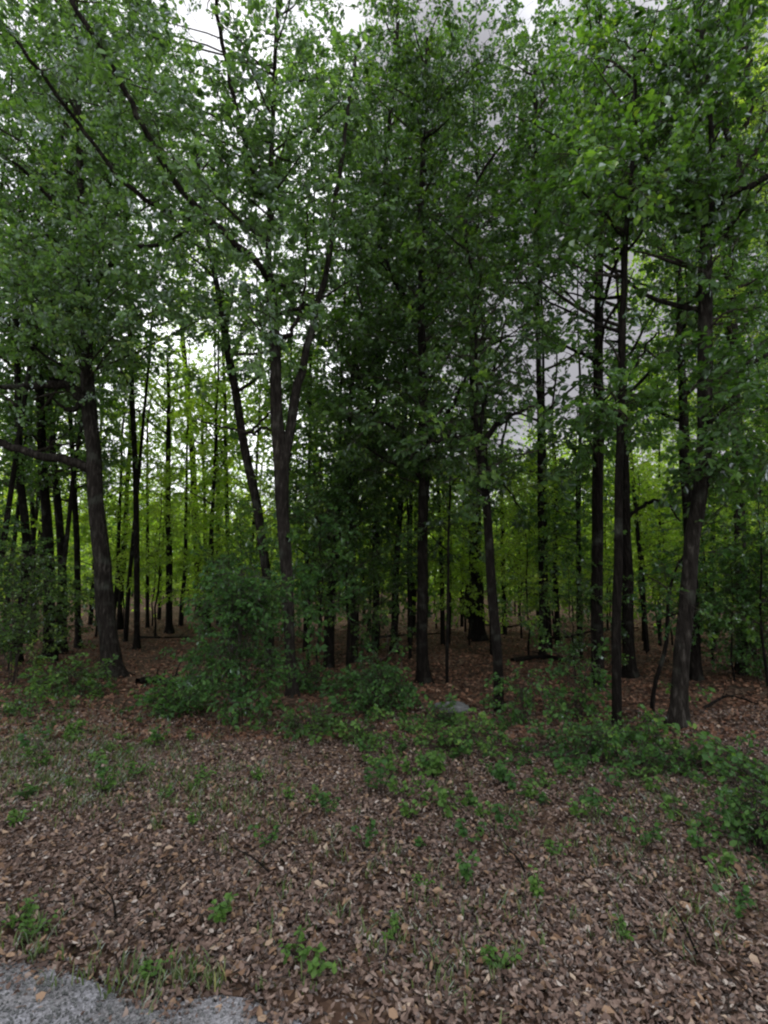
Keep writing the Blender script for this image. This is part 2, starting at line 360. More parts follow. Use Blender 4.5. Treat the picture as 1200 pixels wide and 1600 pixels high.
def limb_path(p0, az, el, length, g, n=7, up=.25):
    P = [np.array(p0, float)]; st = length / (n - 1)
    for i in range(n - 1):
        az += g.normal(0, .16); el += g.normal(0, .10) + up * .12 * (1 if el < .9 else -1)
        P.append(P[-1] + st * np.array([math.cos(az) * math.cos(el), math.sin(az) * math.cos(el), math.sin(el)]))
    return np.array(P)
def leafy_limb(mb, P, r0, cr_, ns, kind, g, scale, start=.35, step=.75, tshift=0., gap=1., draw=True, tube_mi=1):
    """clumps of leafy twigs along the outer part of a limb, joined to it by thin side twigs"""
    if draw:
        v, f = tube(P, np.linspace(r0, r0 * .18, len(P)), 5); mb.add(v, f, .5, tube_mi, True)
    seg = np.linalg.norm(np.diff(P, axis=0), axis=1); Ltot = seg.sum(); cum = np.r_[0, np.cumsum(seg)]
    s = Ltot * start
    while s < Ltot + .01:
        i = min(np.searchsorted(cum, s, 'right') - 1, len(P) - 2); q = P[i] + (P[i + 1] - P[i]) * (s - cum[i]) / seg[i]
        off = g.normal(0, 1, 3) * np.array([1, 1, .6]) * cr_ * .75
        c = q + off
        v, f = tube([q, q + off * .5 + g.normal(0, .05, 3), c], [r0 * .28, r0 * .18, .004], 4); mb.add(v, f, .5, tube_mi)
        clump(mb, c, cr_ * g.uniform(.7, 1.25), max(2, int(ns * g.uniform(.6, 1.4))), kind, g, scale, tshift=tshift, gap=gap)
        s += step * g.uniform(.7, 1.3)

# ------------------------------------------------------------------ the setting
def grid_mesh(name, xs, ys, zf, m, smooth=True):
    X, Y = np.meshgrid(xs, ys); Z = zf(X, Y); nx, ny = len(xs), len(ys)
    v = np.stack([X, Y, Z], -1).reshape(-1, 3)
    i = np.arange(ny - 1)[:, None] * nx + np.arange(nx - 1)[None]
    f = np.stack([i, i + 1, i + nx + 1, i + nx], -1).reshape(-1, 4)
    mb = MB(); mb.add(v, f, .5, 0, smooth); return mb.mesh(name, [m])
def edge_y(x):       # road edge, seen at the lower left of the picture
    a, b = EDGE; return a + b * x
_e0, _e1 = ground_at(0, 1488), ground_at(480, 1600)
_b = (_e1[1] - _e0[1]) / (_e1[0] - _e0[0]); EDGE = (_e0[1] - _b * _e0[0], _b)
def spaced(a, b, fine, n):
    return np.sort(np.unique(np.r_[np.linspace(-fine, fine, n), np.linspace(a, -fine, 30), np.linspace(fine, b, 30)]))
def gz(X, Y):
    z = terr(X, Y)
    near = (np.abs(X) < 18) & (Y < 16) & (Y > 2.5)
    b = .018 * np.sin(X * 7.1 + 2 * np.sin(Y * 3)) * np.sin(Y * 8.3 + X)
    z = z + np.where(near, b, 0)
    return z - np.where(Y < edge_y(X) + .15, .03, 0)
xs = spaced(-400, 400, 18, 181); ys = np.sort(np.unique(np.r_[np.linspace(-300, -5, 12), np.linspace(-5, 18, 120), np.linspace(18, 120, 70), np.linspace(120, 600, 14)]))
ground = tag(link('ground', grid_mesh('ground', xs, ys, gz, M['ground'])), kind='structure')
xr = np.linspace(-60, 60, 601)
g0 = np.random.default_rng(3)
wob = .06 * np.sin(xr * 5.3) + .035 * np.sin(xr * 13.1 + 1) + .06 * np.sin(xr * 1.9 + 2) + g0.normal(0, .012, len(xr))
e = edge_y(xr) + wob
mb = MB(); rows = [e, e - .25, e - 1.5, e - 4, e - 7.4]; zz = [-.012, .008, .02, .035, -.01]
v = np.stack([np.stack([xr, r_, np.full_like(xr, z_)], -1) for r_, z_ in zip(rows, zz)])
i = np.arange(len(rows) - 1)[:, None] * len(xr) + np.arange(len(xr) - 1)[None]
mb.add(v.reshape(-1, 3), np.stack([i + len(xr), i + len(xr) + 1, i + 1, i], -1), .5, 0, True)
road = tag(link('road', mb.mesh('road', [M['road']])), kind='structure')

# ------------------------------------------------------------------ trees
def px_r(w, Y): return w * Y / (2 * F)
def main_tree(name, label, cat, group, pts, Y=None, H=16, crown=None, limbs=(), leaf='leaf_mid', bark='bark', kind=1, scale=1., seed=0,
              auto=(5.5, 14, .9), ns=9, cr_=.65, llen=2.6, tshift=0., vine=0, gap=1.0, taper_top=.03, flare=.9, broken=False, wig=.0):
    """pts: (x, y, width) in the photograph's pixels from the base upwards; all lie at the base's own distance"""
    g = np.random.default_rng(1000 + seed)
    b = ground_at(pts[0][0], pts[0][1])
    if Y is not None:
        b = at(pts[0][0], pts[0][1], Y); b[2] = float(terr(b[0], b[1]))
    Yb = b[1]
    W3 = [np.r_[b - np.array([0, 0, .12]), px_r(pts[0][2], Yb)]]
    for k, (x, y, w) in enumerate(pts[1:]):
        p = at(x, y, Yb + .04 * math.sin(k * 1.7 + seed))
        W3.append(np.r_[p, px_r(w, Yb)])
    W3 = np.array(W3)
    top = W3[-1]
    if top[2] < H and not broken:
        d = (W3[-1, :3] - W3[-2, :3]); d /= np.linalg.norm(d); d = d * .6 + np.array([0, 0, .4]); d /= np.linalg.norm(d)
        L_ = (H - top[2]) / max(d[2], .4); ext = []
        for q in (.33, .66, 1):
            ext.append(np.r_[top[:3] + d * L_ * q + g.normal(0, .12, 3) * [1, 1, 0], max(taper_top, top[3] * (1 - .85 * q))])
        W3 = np.vstack([W3, ext])
    ln = np.linalg.norm(np.diff(W3[:, :3], axis=0), axis=1).sum()
    n = int(max(10, ln / .22)) if Yb < 15 else int(max(8, ln / .5))
    Q = smooth_path(W3, n)
    Q[:, :3] += np.stack([np.sin(np.arange(n) * .5 + seed), np.cos(np.arange(n) * .43 + seed), 0 * np.arange(n)], -1) * (.012 + wig)
    Q[:, 3] = np.clip(Q[:, 3], .008, None)
    root = empty(name, b); tag(root, label, cat, group)
    bb = b.copy()
    mbt = MB(); v, f = tube(Q[:, :3] - bb, Q[:, 3], 14 if Yb < 15 else 8, .075, flare, seed); mbt.add(v, f, .5, 0, True)
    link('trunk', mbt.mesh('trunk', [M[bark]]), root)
    cm = MB(); cnt = 0
    # hand-placed limbs: (points [(x,y,w)...], dY at the tip, leafy?)
    for li, lb in enumerate(limbs):
        lp, dY, leafy = lb[:3]
        A = []
        for k, (x, y, w) in enumerate(lp):
            A.append(np.r_[at(x, y, Yb + dY * k / max(1, len(lp) - 1)), px_r(w, Yb)])
        A = smooth_path(np.array(A), max(8, 4 * len(lp)))
        A[1:, :3] += g.normal(0, .02, (len(A) - 1, 3))
        mbl = MB(); v, f = tube(A[:, :3] - bb, np.clip(A[:, 3], .006, None), 9, .06, 0, seed + li); mbl.add(v, f, .5, 0, True)
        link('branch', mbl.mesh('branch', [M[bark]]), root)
        if leafy:
            leafy_limb(cm, A[:, :3], px_r(lp[-1][2], Yb) * 1.5 + .01, leafy if leafy > .1 else cr_, ns, kind, g, scale, start=.3 if len(lb) < 4 else lb[3], step=.55, draw=False, gap=gap, tshift=tshift)
    # automatic crown
    h0, nl, dens = auto
    zs = Q[:, 2]
    for k in range(int(nl)):
        h = h0 + (zs[-1] - h0) * ((k + g.uniform(0, 1)) / nl) ** 1.0
        if h > zs[-1]: continue
        i = int(np.argmin(abs(zs - h))); r_ = Q[i, 3]
        az = g.uniform(0, 6.28); rel = (h - h0) / max(.1, zs[-1] - h0)
        Ln = llen * g.uniform(.6, 1.25) * (1 - .55 * rel)
        A = limb_path(Q[i, :3], az, g.uniform(.15, .7), Ln, g)
        rb = min(.05, r_ * .5) + .008
        if k % 3 == 0 and Yb < 15:
            mbl = MB(); v, f = tube(A - bb, np.linspace(rb, rb * .25, len(A)), 7, .05, 0, k); mbl.add(v, f, .5, 0, True)
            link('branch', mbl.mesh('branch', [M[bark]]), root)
            leafy_limb(cm, A, rb, cr_ * .92, ns * 1.35, kind, g, scale, draw=False, gap=gap, tshift=tshift, step=1.05)
        else:
            leafy_limb(cm, A, rb, cr_ * .92, ns * 1.35, kind, g, scale, gap=gap, tshift=tshift, step=1.05)
    # named clumps: (x, y, dY, radius m, sprays)
    for (x, y, dY, rad, n_) in (crown or ()):
        c = at(x, y, Yb + dY)
        i = int(np.argmin(np.linalg.norm(Q[:, :3] - (c - np.array([0, 0, .3])), axis=1)))
        A = smooth_path([Q[i, :3], (Q[i, :3] + c) / 2 + np.array([0, 0, .15]) + g.normal(0, .12, 3), c], 6)
        v, f = tube(A, np.linspace(.028, .008, 6), 5); cm.add(v, f, .5, 1, True)
        leafy_limb(cm, A, .02, rad, max(3, int(n_ * .72)), kind, g, scale, start=.55, step=rad * .8, draw=False, gap=gap, tshift=tshift)
    if vine:
        k = max(1, int(vine)); ii = g.integers(2, max(3, int(n * .6)), k)
        P = Q[ii, :3] + g.normal(0, .12, (k, 3)); D = P - Q[ii, :3]; D /= np.linalg.norm(D, axis=1)[:, None]
        scatter_sprays(cm, P, D, 3, g, .9)
    if cm.n:
        for q in range(len(cm.v)): cm.v[q] = cm.v[q] - bb.astype(np.float32)
        link('crown', cm.mesh('crown', [M[leaf], M['twig']]), root)
    return root

G_NEAR = 'trees along the edge of the wood'
# --- left side
main_tree('oak_tree', 'large oak with bare grey trunk at left, two boughs reaching out left, upper one broken', 'tree', G_NEAR,
    [(177, 1058, 32), (172, 1010, 27), (163, 930, 26), (152, 800, 23), (145, 700, 22), (138, 620, 22), (135, 540, 16), (130, 420, 14), (126, 300, 11), (122, 150, 9), (118, 0, 7)],
    limbs=[([(146, 735, 16), (115, 722, 15), (60, 712, 13), (0, 690, 12), (-70, 660, 9), (-150, 640, 6)], -.6, .5, .8),
           ([(138, 640, 17), (120, 612, 17), (95, 600, 15), (55, 602, 11), (0, 604, 8), (-60, 600, 6)], -.8, .4, .85),
           ([(112, 606, 13), (92, 592, 9), (76, 590, 3)], -.75, 0), ([(128, 632, 9), (108, 640, 7), (84, 626, 3)], -.8, 0), ([(133, 470, 9), (90, 420, 7), (40, 380, 5), (-20, 350, 3)], -2.5, .6), ([(132, 450, 9), (190, 400, 7), (250, 380, 5), (300, 360, 3)], -2.5, .6),
           ([(128, 360, 8), (60, 290, 6), (20, 250, 4)], -1.5, .6)],
    crown=[(40, 450, -3, .8, 16), (120, 430, -3, .8, 16), (200, 440, -3, .8, 16), (270, 470, -2.6, .7, 14), (330, 490, -2.2, .7, 12), (80, 380, -2.5, .8, 14), (160, 360, -2.6, .7, 12), (20, 510, -2.2, .6, 12), (110, 520, -2, .6, 12), (220, 510, -2.2, .6, 12)],
    leaf='leaf_blue', kind=0, H=17, auto=(7.5, 19, 1), llen=3.2, ns=8, seed=1)
main_tree('oak_tree', 'twin stemmed oak at left of centre, its fork opening above a leafy bush', 'tree', G_NEAR,
    [(457, 1088, 18), (453, 1000, 16), (448, 900, 18), (442, 800, 20), (438, 720, 24), (433, 660, 20), (432, 600, 18), (430, 540, 17), (424, 460, 14), (420, 380, 10), (424, 250, 8), (430, 100, 7), (433, 0, 6)],
    limbs=[([(441, 760, 18), (450, 690, 16), (463, 620, 15), (476, 560, 13), (490, 500, 12), (512, 410, 9), (522, 330, 9), (540, 200, 7), (560, 60, 5)], .5, .55, .45),
           ([(423, 440, 11), (400, 410, 11), (330, 345, 10), (270, 280, 9), (232, 212, 8), (180, 115, 7), (110, 0, 6)], -2.9, .55, .3),
           ([(330, 345, 6), (270, 335, 7), (200, 290, 7), (120, 190, 6), (60, 110, 5), (0, 30, 4)], -2.9, .5, .3),
           ([(430, 535, 9), (455, 520, 8), (468, 490, 6), (476, 440, 4), (480, 330, 3)], .2, .5, .6),
           ([(422, 330, 8), (395, 270, 8), (378, 200, 7), (345, 60, 6), (335, -20, 5)], -2.6, .5, .3),
           ([(437, 672, 5), (415, 668, 5), (395, 676, 5), (365, 670, 4), (320, 660, 3), (300, 655, 2)], .5, 0)],
    crown=[(330, 440, -2, .7, 12), (400, 400, -2, .6, 10), (390, 480, -1.8, .6, 10), (430, 250, -1.5, .7, 12), (500, 200, -1.5, .7, 12), (380, 330, -1.6, .6, 9), (510, 290, -1, .6, 9), (460, 180, -1.8, .6, 10), (540, 150, -1.2, .6, 9), (300, 240, -1.5, .6, 9),
           (250, 330, -1.5, .6, 9), (200, 160, -1.5, .7, 10), (100, 100, -1.5, .8, 12), (30, 140, -1.5, .7, 10), (290, 110, -1, .6, 9), (400, 130, -1.2, .6, 9), (150, 40, -1, .7, 11), (50, 30, -1, .8, 11), (240, 30, -1, .7, 10)],
    leaf='leaf_blue', kind=0, H=17, auto=(8, 17, 1), llen=2.8, ns=8, seed=2, bark='bark')
main_tree('leaning_tree', 'slim grey tree leaning left behind the bush, beside the twin stemmed oak', 'tree', None,
    [(425, 990, 15), (416, 900, 14), (405, 810, 14), (390, 740, 14), (374, 650, 13), (357, 550, 13), (340, 450, 9), (318, 330, 7), (305, 200, 5)],
    Y=14.5, limbs=[([(378, 682, 6), (395, 672, 5), (412, 655, 4), (425, 640, 3)], 0, 0)], leaf='leaf_mid', H=14, auto=(7.5, 12, 1), llen=2.2, seed=3)
main_tree('slender_tree', 'straight dark pole-like tree standing alone, second dark trunk right of the large oak', 'tree', None,
    [(265, 990, 11), (264, 900, 10), (263, 800, 9), (263, 700, 8), (263, 625, 6), (262, 560, 5)], limbs=[([(262, 640, 3), (245, 610, 3), (215, 590, 2), (190, 580, 1.5)], 0, 0)],
    bark='bark_dark', leaf='leaf_yellow', H=12, auto=(8.5, 9, 1), llen=2, seed=4, ns=8)
main_tree('slender_tree', 'tall straight tree slightly leaning left, thickest of the five poles behind the bush', 'tree', None,
    [(312, 965, 13), (309, 880, 12), (305, 800, 11), (299, 690, 10), (293, 610, 9), (287, 550, 8), (280, 450, 6)], bark='bark_dark', leaf='leaf_yellow', H=16, auto=(9.5, 10, 1), llen=2.4, seed=5)
for k, (pts, Y, lab) in enumerate([
    ([(324, 940, 6), (320, 820, 5), (317, 700, 5), (316, 630, 4)], 27, 'very thin trunk just right of the thickest pole behind the bush'),
    ([(345, 930, 6), (342, 850, 5), (340, 730, 5), (337, 600, 4)], 27, 'thin trunk, left one of the close pair behind the bush'),
    ([(357, 930, 7), (355, 850, 7), (353, 700, 6), (349, 560, 5)], 25, 'thin dark trunk, right one of the close pair behind the bush'),
    ([(231, 985, 6), (230, 870, 5), (231, 740, 4), (230, 650, 3)], 25, 'faint thin trunk midway between the large oak and the lone dark pole'),
    ([(189, 975, 8), (187, 900, 7), (197, 820, 7), (199, 750, 6), (203, 660, 4)], 24, 'crooked thin trunk just right of the large left oak'),
    ([(481, 960, 6), (479, 880, 6), (480, 780, 5), (485, 680, 5)], 22, 'thin straight trunk just right of the twin stemmed oak'),
    ([(435, 930, 5), (492, 760, 4), (494, 660, 4)], 30, 'faint slanting trunk behind the twin stemmed oak')]):
    if k == 6: pts = [(496, 950, 5), (494, 840, 5), (495, 720, 4), (494, 640, 3)]
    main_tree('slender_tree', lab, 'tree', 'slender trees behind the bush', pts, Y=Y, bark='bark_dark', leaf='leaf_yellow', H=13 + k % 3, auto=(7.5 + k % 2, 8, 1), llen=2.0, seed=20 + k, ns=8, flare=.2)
for k, (pts, Y, lab) in enumerate([
    ([(26, 1030, 13), (40, 860, 12), (32, 740, 11), (26, 560, 9), (20, 350, 7)], 15, 'dark trunk nearest the left edge of the picture, in the left trunk cluster'),
    ([(78, 1010, 16), (76, 850, 15), (66, 720, 13), (58, 560, 12), (45, 480, 10), (30, 300, 8)], 16, 'thickest dark trunk in the cluster left of the large oak'),
    ([(99, 1000, 13), (97, 880, 12), (90, 780, 11), (82, 700, 9), (72, 520, 7)], 17.5, 'dark curving trunk between the thickest one and the large oak'),
    ([(123, 1000, 9), (121, 870, 9), (115, 760, 8), (110, 640, 7), (105, 500, 5)], 18.5, 'thin dark trunk closest on the left of the large oak'),
    ([(50, 1005, 7), (52, 860, 7), (48, 740, 6), (50, 600, 5)], 19, 'thinnest dark trunk in the cluster at the left edge')]):
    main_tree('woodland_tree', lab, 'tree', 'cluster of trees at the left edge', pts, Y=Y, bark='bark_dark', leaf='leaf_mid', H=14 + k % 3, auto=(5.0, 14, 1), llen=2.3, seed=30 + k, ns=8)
# --- centre
main_tree('short_tree', 'stout dark tree with leafy lower branches right of the twin stemmed oak', 'tree', None,
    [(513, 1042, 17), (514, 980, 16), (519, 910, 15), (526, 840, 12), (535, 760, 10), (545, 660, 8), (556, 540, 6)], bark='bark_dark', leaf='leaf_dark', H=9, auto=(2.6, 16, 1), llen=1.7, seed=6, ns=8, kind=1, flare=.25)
main_tree('slender_tree', 'pale greyish thin trunk between the stout dark tree and the central dark oak', 'tree', None,
    [(553, 1020, 12), (552, 950, 11), (552, 860, 9), (556, 740, 8), (560, 600, 6)], bark='bark', leaf='leaf_dark', H=12, auto=(4, 12, 1), llen=2, seed=7, Y=15.5, flare=.2)
main_tree('slender_tree', 'thin dark trunk just left of the central dark oak', 'tree', None,
    [(614, 1010, 10), (618, 920, 10), (623, 840, 9), (628, 750, 8), (634, 600, 6)], bark='bark_dark', leaf='leaf_dark', H=12, auto=(4.2, 12, 1), llen=2.2, seed=8, Y=17)
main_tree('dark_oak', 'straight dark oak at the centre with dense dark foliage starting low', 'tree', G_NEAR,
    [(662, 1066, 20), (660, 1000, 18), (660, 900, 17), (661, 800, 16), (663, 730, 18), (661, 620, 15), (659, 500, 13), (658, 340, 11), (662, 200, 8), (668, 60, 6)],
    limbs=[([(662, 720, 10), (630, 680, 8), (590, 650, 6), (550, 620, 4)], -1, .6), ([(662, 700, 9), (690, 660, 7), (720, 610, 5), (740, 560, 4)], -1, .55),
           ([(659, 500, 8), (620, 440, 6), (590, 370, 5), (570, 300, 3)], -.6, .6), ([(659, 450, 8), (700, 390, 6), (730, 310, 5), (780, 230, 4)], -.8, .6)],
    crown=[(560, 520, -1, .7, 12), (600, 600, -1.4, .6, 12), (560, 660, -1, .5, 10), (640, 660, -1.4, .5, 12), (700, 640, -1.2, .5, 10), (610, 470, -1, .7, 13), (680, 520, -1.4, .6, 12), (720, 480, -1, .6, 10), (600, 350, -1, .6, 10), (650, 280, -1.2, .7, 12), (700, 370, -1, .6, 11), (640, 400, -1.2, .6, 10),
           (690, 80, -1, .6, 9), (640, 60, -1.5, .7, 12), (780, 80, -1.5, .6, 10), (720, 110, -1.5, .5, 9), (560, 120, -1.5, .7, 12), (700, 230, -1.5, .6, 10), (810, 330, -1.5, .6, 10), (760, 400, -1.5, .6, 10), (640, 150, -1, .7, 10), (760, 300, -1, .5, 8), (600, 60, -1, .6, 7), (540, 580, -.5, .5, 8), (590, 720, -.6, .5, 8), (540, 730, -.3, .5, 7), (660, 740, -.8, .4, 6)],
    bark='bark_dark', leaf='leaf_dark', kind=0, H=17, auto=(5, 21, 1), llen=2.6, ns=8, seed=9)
main_tree('sapling', 'very thin straight dark sapling between the central dark oak and the grey rock', 'sapling', None,
    [(699, 1068, 5), (699, 980, 5), (701, 860, 4), (703, 760, 3.5), (706, 660, 3)], bark='bark_dark', leaf='leaf_dark', H=6, auto=(3, 7, 1), llen=1.1, ns=6, cr_=.4, seed=10, flare=.1)
main_tree('woodland_tree', 'thick dark ivy clad trunk set back behind the leaning slim tree right of centre', 'tree', None,
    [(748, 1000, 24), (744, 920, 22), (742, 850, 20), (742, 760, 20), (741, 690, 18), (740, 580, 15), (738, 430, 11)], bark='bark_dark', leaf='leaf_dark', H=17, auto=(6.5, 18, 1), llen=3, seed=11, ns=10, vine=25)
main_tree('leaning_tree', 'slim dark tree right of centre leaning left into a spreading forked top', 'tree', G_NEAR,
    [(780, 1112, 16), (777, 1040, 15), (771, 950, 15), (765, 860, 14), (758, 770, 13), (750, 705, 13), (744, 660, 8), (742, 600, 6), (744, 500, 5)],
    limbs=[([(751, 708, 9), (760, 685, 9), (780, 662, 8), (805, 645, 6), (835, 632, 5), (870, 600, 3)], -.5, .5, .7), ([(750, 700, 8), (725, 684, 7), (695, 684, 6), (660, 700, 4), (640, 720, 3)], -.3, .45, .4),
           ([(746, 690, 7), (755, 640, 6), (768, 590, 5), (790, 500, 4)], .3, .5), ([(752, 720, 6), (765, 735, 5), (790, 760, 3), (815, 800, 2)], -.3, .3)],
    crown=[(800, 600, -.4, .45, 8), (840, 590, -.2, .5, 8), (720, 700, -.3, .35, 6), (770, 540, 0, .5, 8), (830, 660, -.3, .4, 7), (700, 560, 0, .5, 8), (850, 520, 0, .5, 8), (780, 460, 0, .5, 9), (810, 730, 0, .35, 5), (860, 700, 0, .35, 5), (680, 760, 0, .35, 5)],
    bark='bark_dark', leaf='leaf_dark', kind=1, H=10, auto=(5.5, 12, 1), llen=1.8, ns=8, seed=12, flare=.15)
for k, (pts, Y, lab) in enumerate([
    ([(788, 975, 8), (786, 890, 7), (785, 800, 6), (783, 700, 5)], 22, 'thin dark trunk just right of the slim leaning tree'),
    ([(871, 1003, 9), (869, 930, 8), (868, 850, 7), (868, 740, 6)], 19, 'thin dark trunk midway between the leaning tree and the right-hand trunks'),
    ([(905, 1003, 9), (905, 920, 9), (904, 830, 7), (906, 700, 6)], 18, 'slender trunk just left of the first tall right-hand trunk'),
    ([(842, 985, 6), (845, 900, 6), (846, 820, 5), (844, 700, 4)], 25, 'faint slender trunk beyond the grey rock, right of the leaning tree'),
    ([(722, 985, 5), (722, 900, 5), (724, 800, 4), (722, 700, 3)], 26, 'faint slender trunk just left of the thick ivy clad trunk')]):
    main_tree('slender_tree', lab, 'tree', 'slender trees right of centre', pts, Y=Y, bark='bark_dark', leaf='leaf_mid', H=12 + k % 3, auto=(4.5, 10, 1), llen=2.1, seed=50 + k, ns=7, flare=.2)
# --- right
main_tree('tall_tree', 'tall straight dark trunk, leftmost of the three close together on the right', 'tree', G_NEAR,
    [(934, 1072, 19), (933, 980, 18), (933, 880, 17), (934, 780, 17), (935, 650, 16), (935, 520, 15), (937, 390, 12), (938, 220, 9), (935, 80, 7)],
    crown=[(880, 650, -1.8, .5, 11), (1010, 610, -1.8, .5, 11), (950, 650, -1.9, .45, 9), (900, 640, -1.5, .5, 10), (960, 600, -1.8, .6, 13), (930, 680, -1.6, .5, 9), (990, 560, -1.8, .5, 10), (850, 300, -1, .7, 10), (930, 260, -1.2, .7, 12), (870, 380, -1, .6, 9), (1000, 300, -1, .6, 9), (880, 160, -1, .6, 9), (800, 180, -1, .6, 9)],
    bark='bark_dark', leaf='leaf_mid', kind=0, H=17, auto=(7.5, 20, 1), llen=2.7, ns=10, seed=13, vine=14)
main_tree('tall_tree', 'slim dark trunk nearest the viewer among the three close together on the right', 'tree', G_NEAR,
    [(962, 1138, 15), (963, 1060, 14), (964, 950, 14), (966, 850, 13), (968, 720, 12), (972, 560, 11), (976, 400, 9), (988, 250, 7), (994, 100, 6)],
    limbs=[([(970, 610, 5), (1000, 560, 4), (1030, 520, 3)], -.5, .45), ([(978, 380, 5), (940, 330, 4), (900, 290, 3)], -.5, .5), ([(984, 290, 5), (1020, 300, 4), (1060, 320, 4), (1100, 318, 3)], 0, .45)],
    crown=[(960, 640, -.6, .4, 8), (910, 600, -.5, .4, 8), (940, 530, -.4, .4, 7), (1000, 620, -.5, .35, 6), (920, 330, 0, .5, 8), (860, 240, 0, .5, 8), (960, 210, 0, .5, 8), (900, 100, 0, .5, 8), (1000, 150, 0, .5, 8), (940, 30, 0, .6, 8)],
    bark='bark_dark', leaf='leaf_mid', kind=0, H=13, auto=(7, 14, 1), llen=2.0, ns=9, seed=14, flare=.2)
main_tree('tall_tree', 'dark trunk with a bowed side branch, rightmost of the three close together', 'tree', G_NEAR,
    [(984, 1057, 20), (982, 980, 17), (980, 900, 16), (977, 800, 15), (974, 680, 15), (972, 560, 13), (975, 400, 10), (970, 200, 8)],
    limbs=[([(982, 808, 6), (1000, 795, 6), (1015, 785, 6), (1032, 784, 5), (1050, 795, 4), (1062, 815, 2)], -.3, 0), ([(978, 660, 5), (1010, 640, 4), (1040, 600, 3)], .3, .45)],
    bark='bark_dark', leaf='leaf_mid', kind=1, H=16, auto=(7, 18, 1), llen=2.7, ns=9, seed=15)
main_tree('oak_tree', 'stout forking oak at right with rough dark trunk bending right as it rises', 'tree', G_NEAR,
    [(1058, 1134, 28), (1064, 1070, 23), (1068, 1000, 22), (1076, 900, 22), (1082, 840, 22), (1094, 770, 22), (1101, 690, 22), (1102, 600, 22), (1101, 480, 21), (1105, 360, 18), (1110, 290, 14), (1112, 200, 8), (1100, 100, 7), (1086, 0, 5)],
    limbs=[([(1108, 320, 12), (1130, 262, 10), (1134, 180, 9), (1137, 90, 8), (1140, -10, 6)], .3, .5, .4), ([(1106, 330, 12), (1150, 300, 11), (1200, 278, 10), (1260, 250, 7)], -.6, .5, .5),
           ([(1104, 335, 8), (1060, 318, 6), (1030, 310, 5), (990, 318, 4), (960, 300, 3)], -.8, .5), ([(1102, 600, 10), (1150, 575, 8), (1200, 555, 7), (1260, 540, 5)], -.8, .55, .3)],
    crown=[(1150, 600, -1, .45, 10), (1190, 640, -1, .45, 10), (1170, 700, -.8, .4, 8), (1060, 540, -.4, .4, 6), (1055, 400, .5, .45, 7), (1000, 400, -.4, .4, 5), (1150, 500, .3, .45, 8), (1050, 220, -.5, .6, 9), (1010, 100, -.5, .6, 9), (1080, 90, -.5, .5, 7), (1170, 180, -.5, .5, 7), (1050, 300, .3, .5, 8), (1150, 380, -.5, .4, 6), (1190, 480, -.5, .4, 7), (1150, 640, -1.2, .5, 12), (1195, 600, -1.2, .5, 10), (1180, 720, -1, .4, 9), (1110, 760, -.3, .3, 6), (1150, 760, -.4, .4, 7), (1060, 30, 0, .6, 8), (1190, 20, 0, .6, 8)],
    bark='bark', leaf='leaf_mid', kind=0, H=15, auto=(7, 18, 1), llen=2.4, ns=9, seed=16, vine=30)
main_tree('woodland_tree', 'dark straight trunk directly behind the stout forking oak at right', 'tree', None,
    [(1086, 1062, 19), (1084, 980, 17), (1080, 880, 17), (1073, 780, 15), (1069, 690, 15), (1066, 600, 12), (1062, 450, 10), (1055, 300, 8)], bark='bark_dark', leaf='leaf_mid', H=16, auto=(6.5, 16, 1), llen=2.6, ns=9, seed=17)
main_tree('woodland_tree', 'upright grey tree at the top right corner, forking into two high stems', 'tree', None,
    [(1160, 1040, 17), (1158, 900, 16), (1152, 700, 16), (1144, 520, 15), (1146, 380, 14), (1152, 270, 13), (1162, 180, 11), (1168, 80, 8), (1172, -20, 6)],
    limbs=[([(1158, 215, 8), (1175, 170, 6), (1200, 125, 5), (1230, 60, 3)], 0, .5)], Y=13.5, bark='bark', leaf='leaf_yellow', H=16, auto=(7, 16, 1), llen=2.6, ns=9, seed=18)
for k, (pts, Y, lab) in enumerate([
    ([(1006, 985, 8), (1004, 920, 7), (1003, 860, 6), (996, 790, 4), (990, 740, 3)], 20, 'thin forked sapling between the three trunks and the stout oak'),
    ([(1030, 1000, 5), (1030, 920, 5), (1031, 840, 4), (1030, 740, 3)], 19, 'hair thin trunk just left of the stout forking oak'),
    ([(1114, 1015, 8), (1113, 950, 7), (1113, 870, 6), (1116, 760, 5)], 18, 'slender trunk just right of the stout forking oak'),
    ([(1136, 985, 6), (1135, 900, 5), (1133, 800, 5), (1136, 700, 4)], 24, 'faint slender trunk further right of the stout oak, deep in the wood'),
    ([(1190, 990, 6), (1188, 900, 6), (1186, 800, 5), (1188, 700, 4)], 24, 'faint slender trunk at the right edge of the picture')]):
    main_tree('slender_tree', lab, 'tree', 'slender trees at the right', pts, Y=Y, bark='bark_dark', leaf='leaf_yellow', H=11 + k % 3, auto=(4, 10, 1), llen=2.1, seed=70 + k, ns=7, flare=.2,
              limbs=[([(1003, 860, 4), (1010, 820, 3), (1018, 780, 2)], 0, .3)] if k == 0 else ())
# bent thin sapling stems leaning on the foot of the stout oak
main_tree('sapling', 'bent thin sapling rising against the foot of the stout forking oak', 'sapling', None,
    [(1018, 1112, 7), (1024, 1070, 6), (1040, 1010, 6), (1043, 950, 5), (1052, 900, 4), (1068, 870, 3)], bark='bark_dark', leaf='leaf_low', H=3, auto=(1.6, 5, 1), llen=.8, ns=5, cr_=.3, kind=3, seed=80, flare=.1, broken=True)
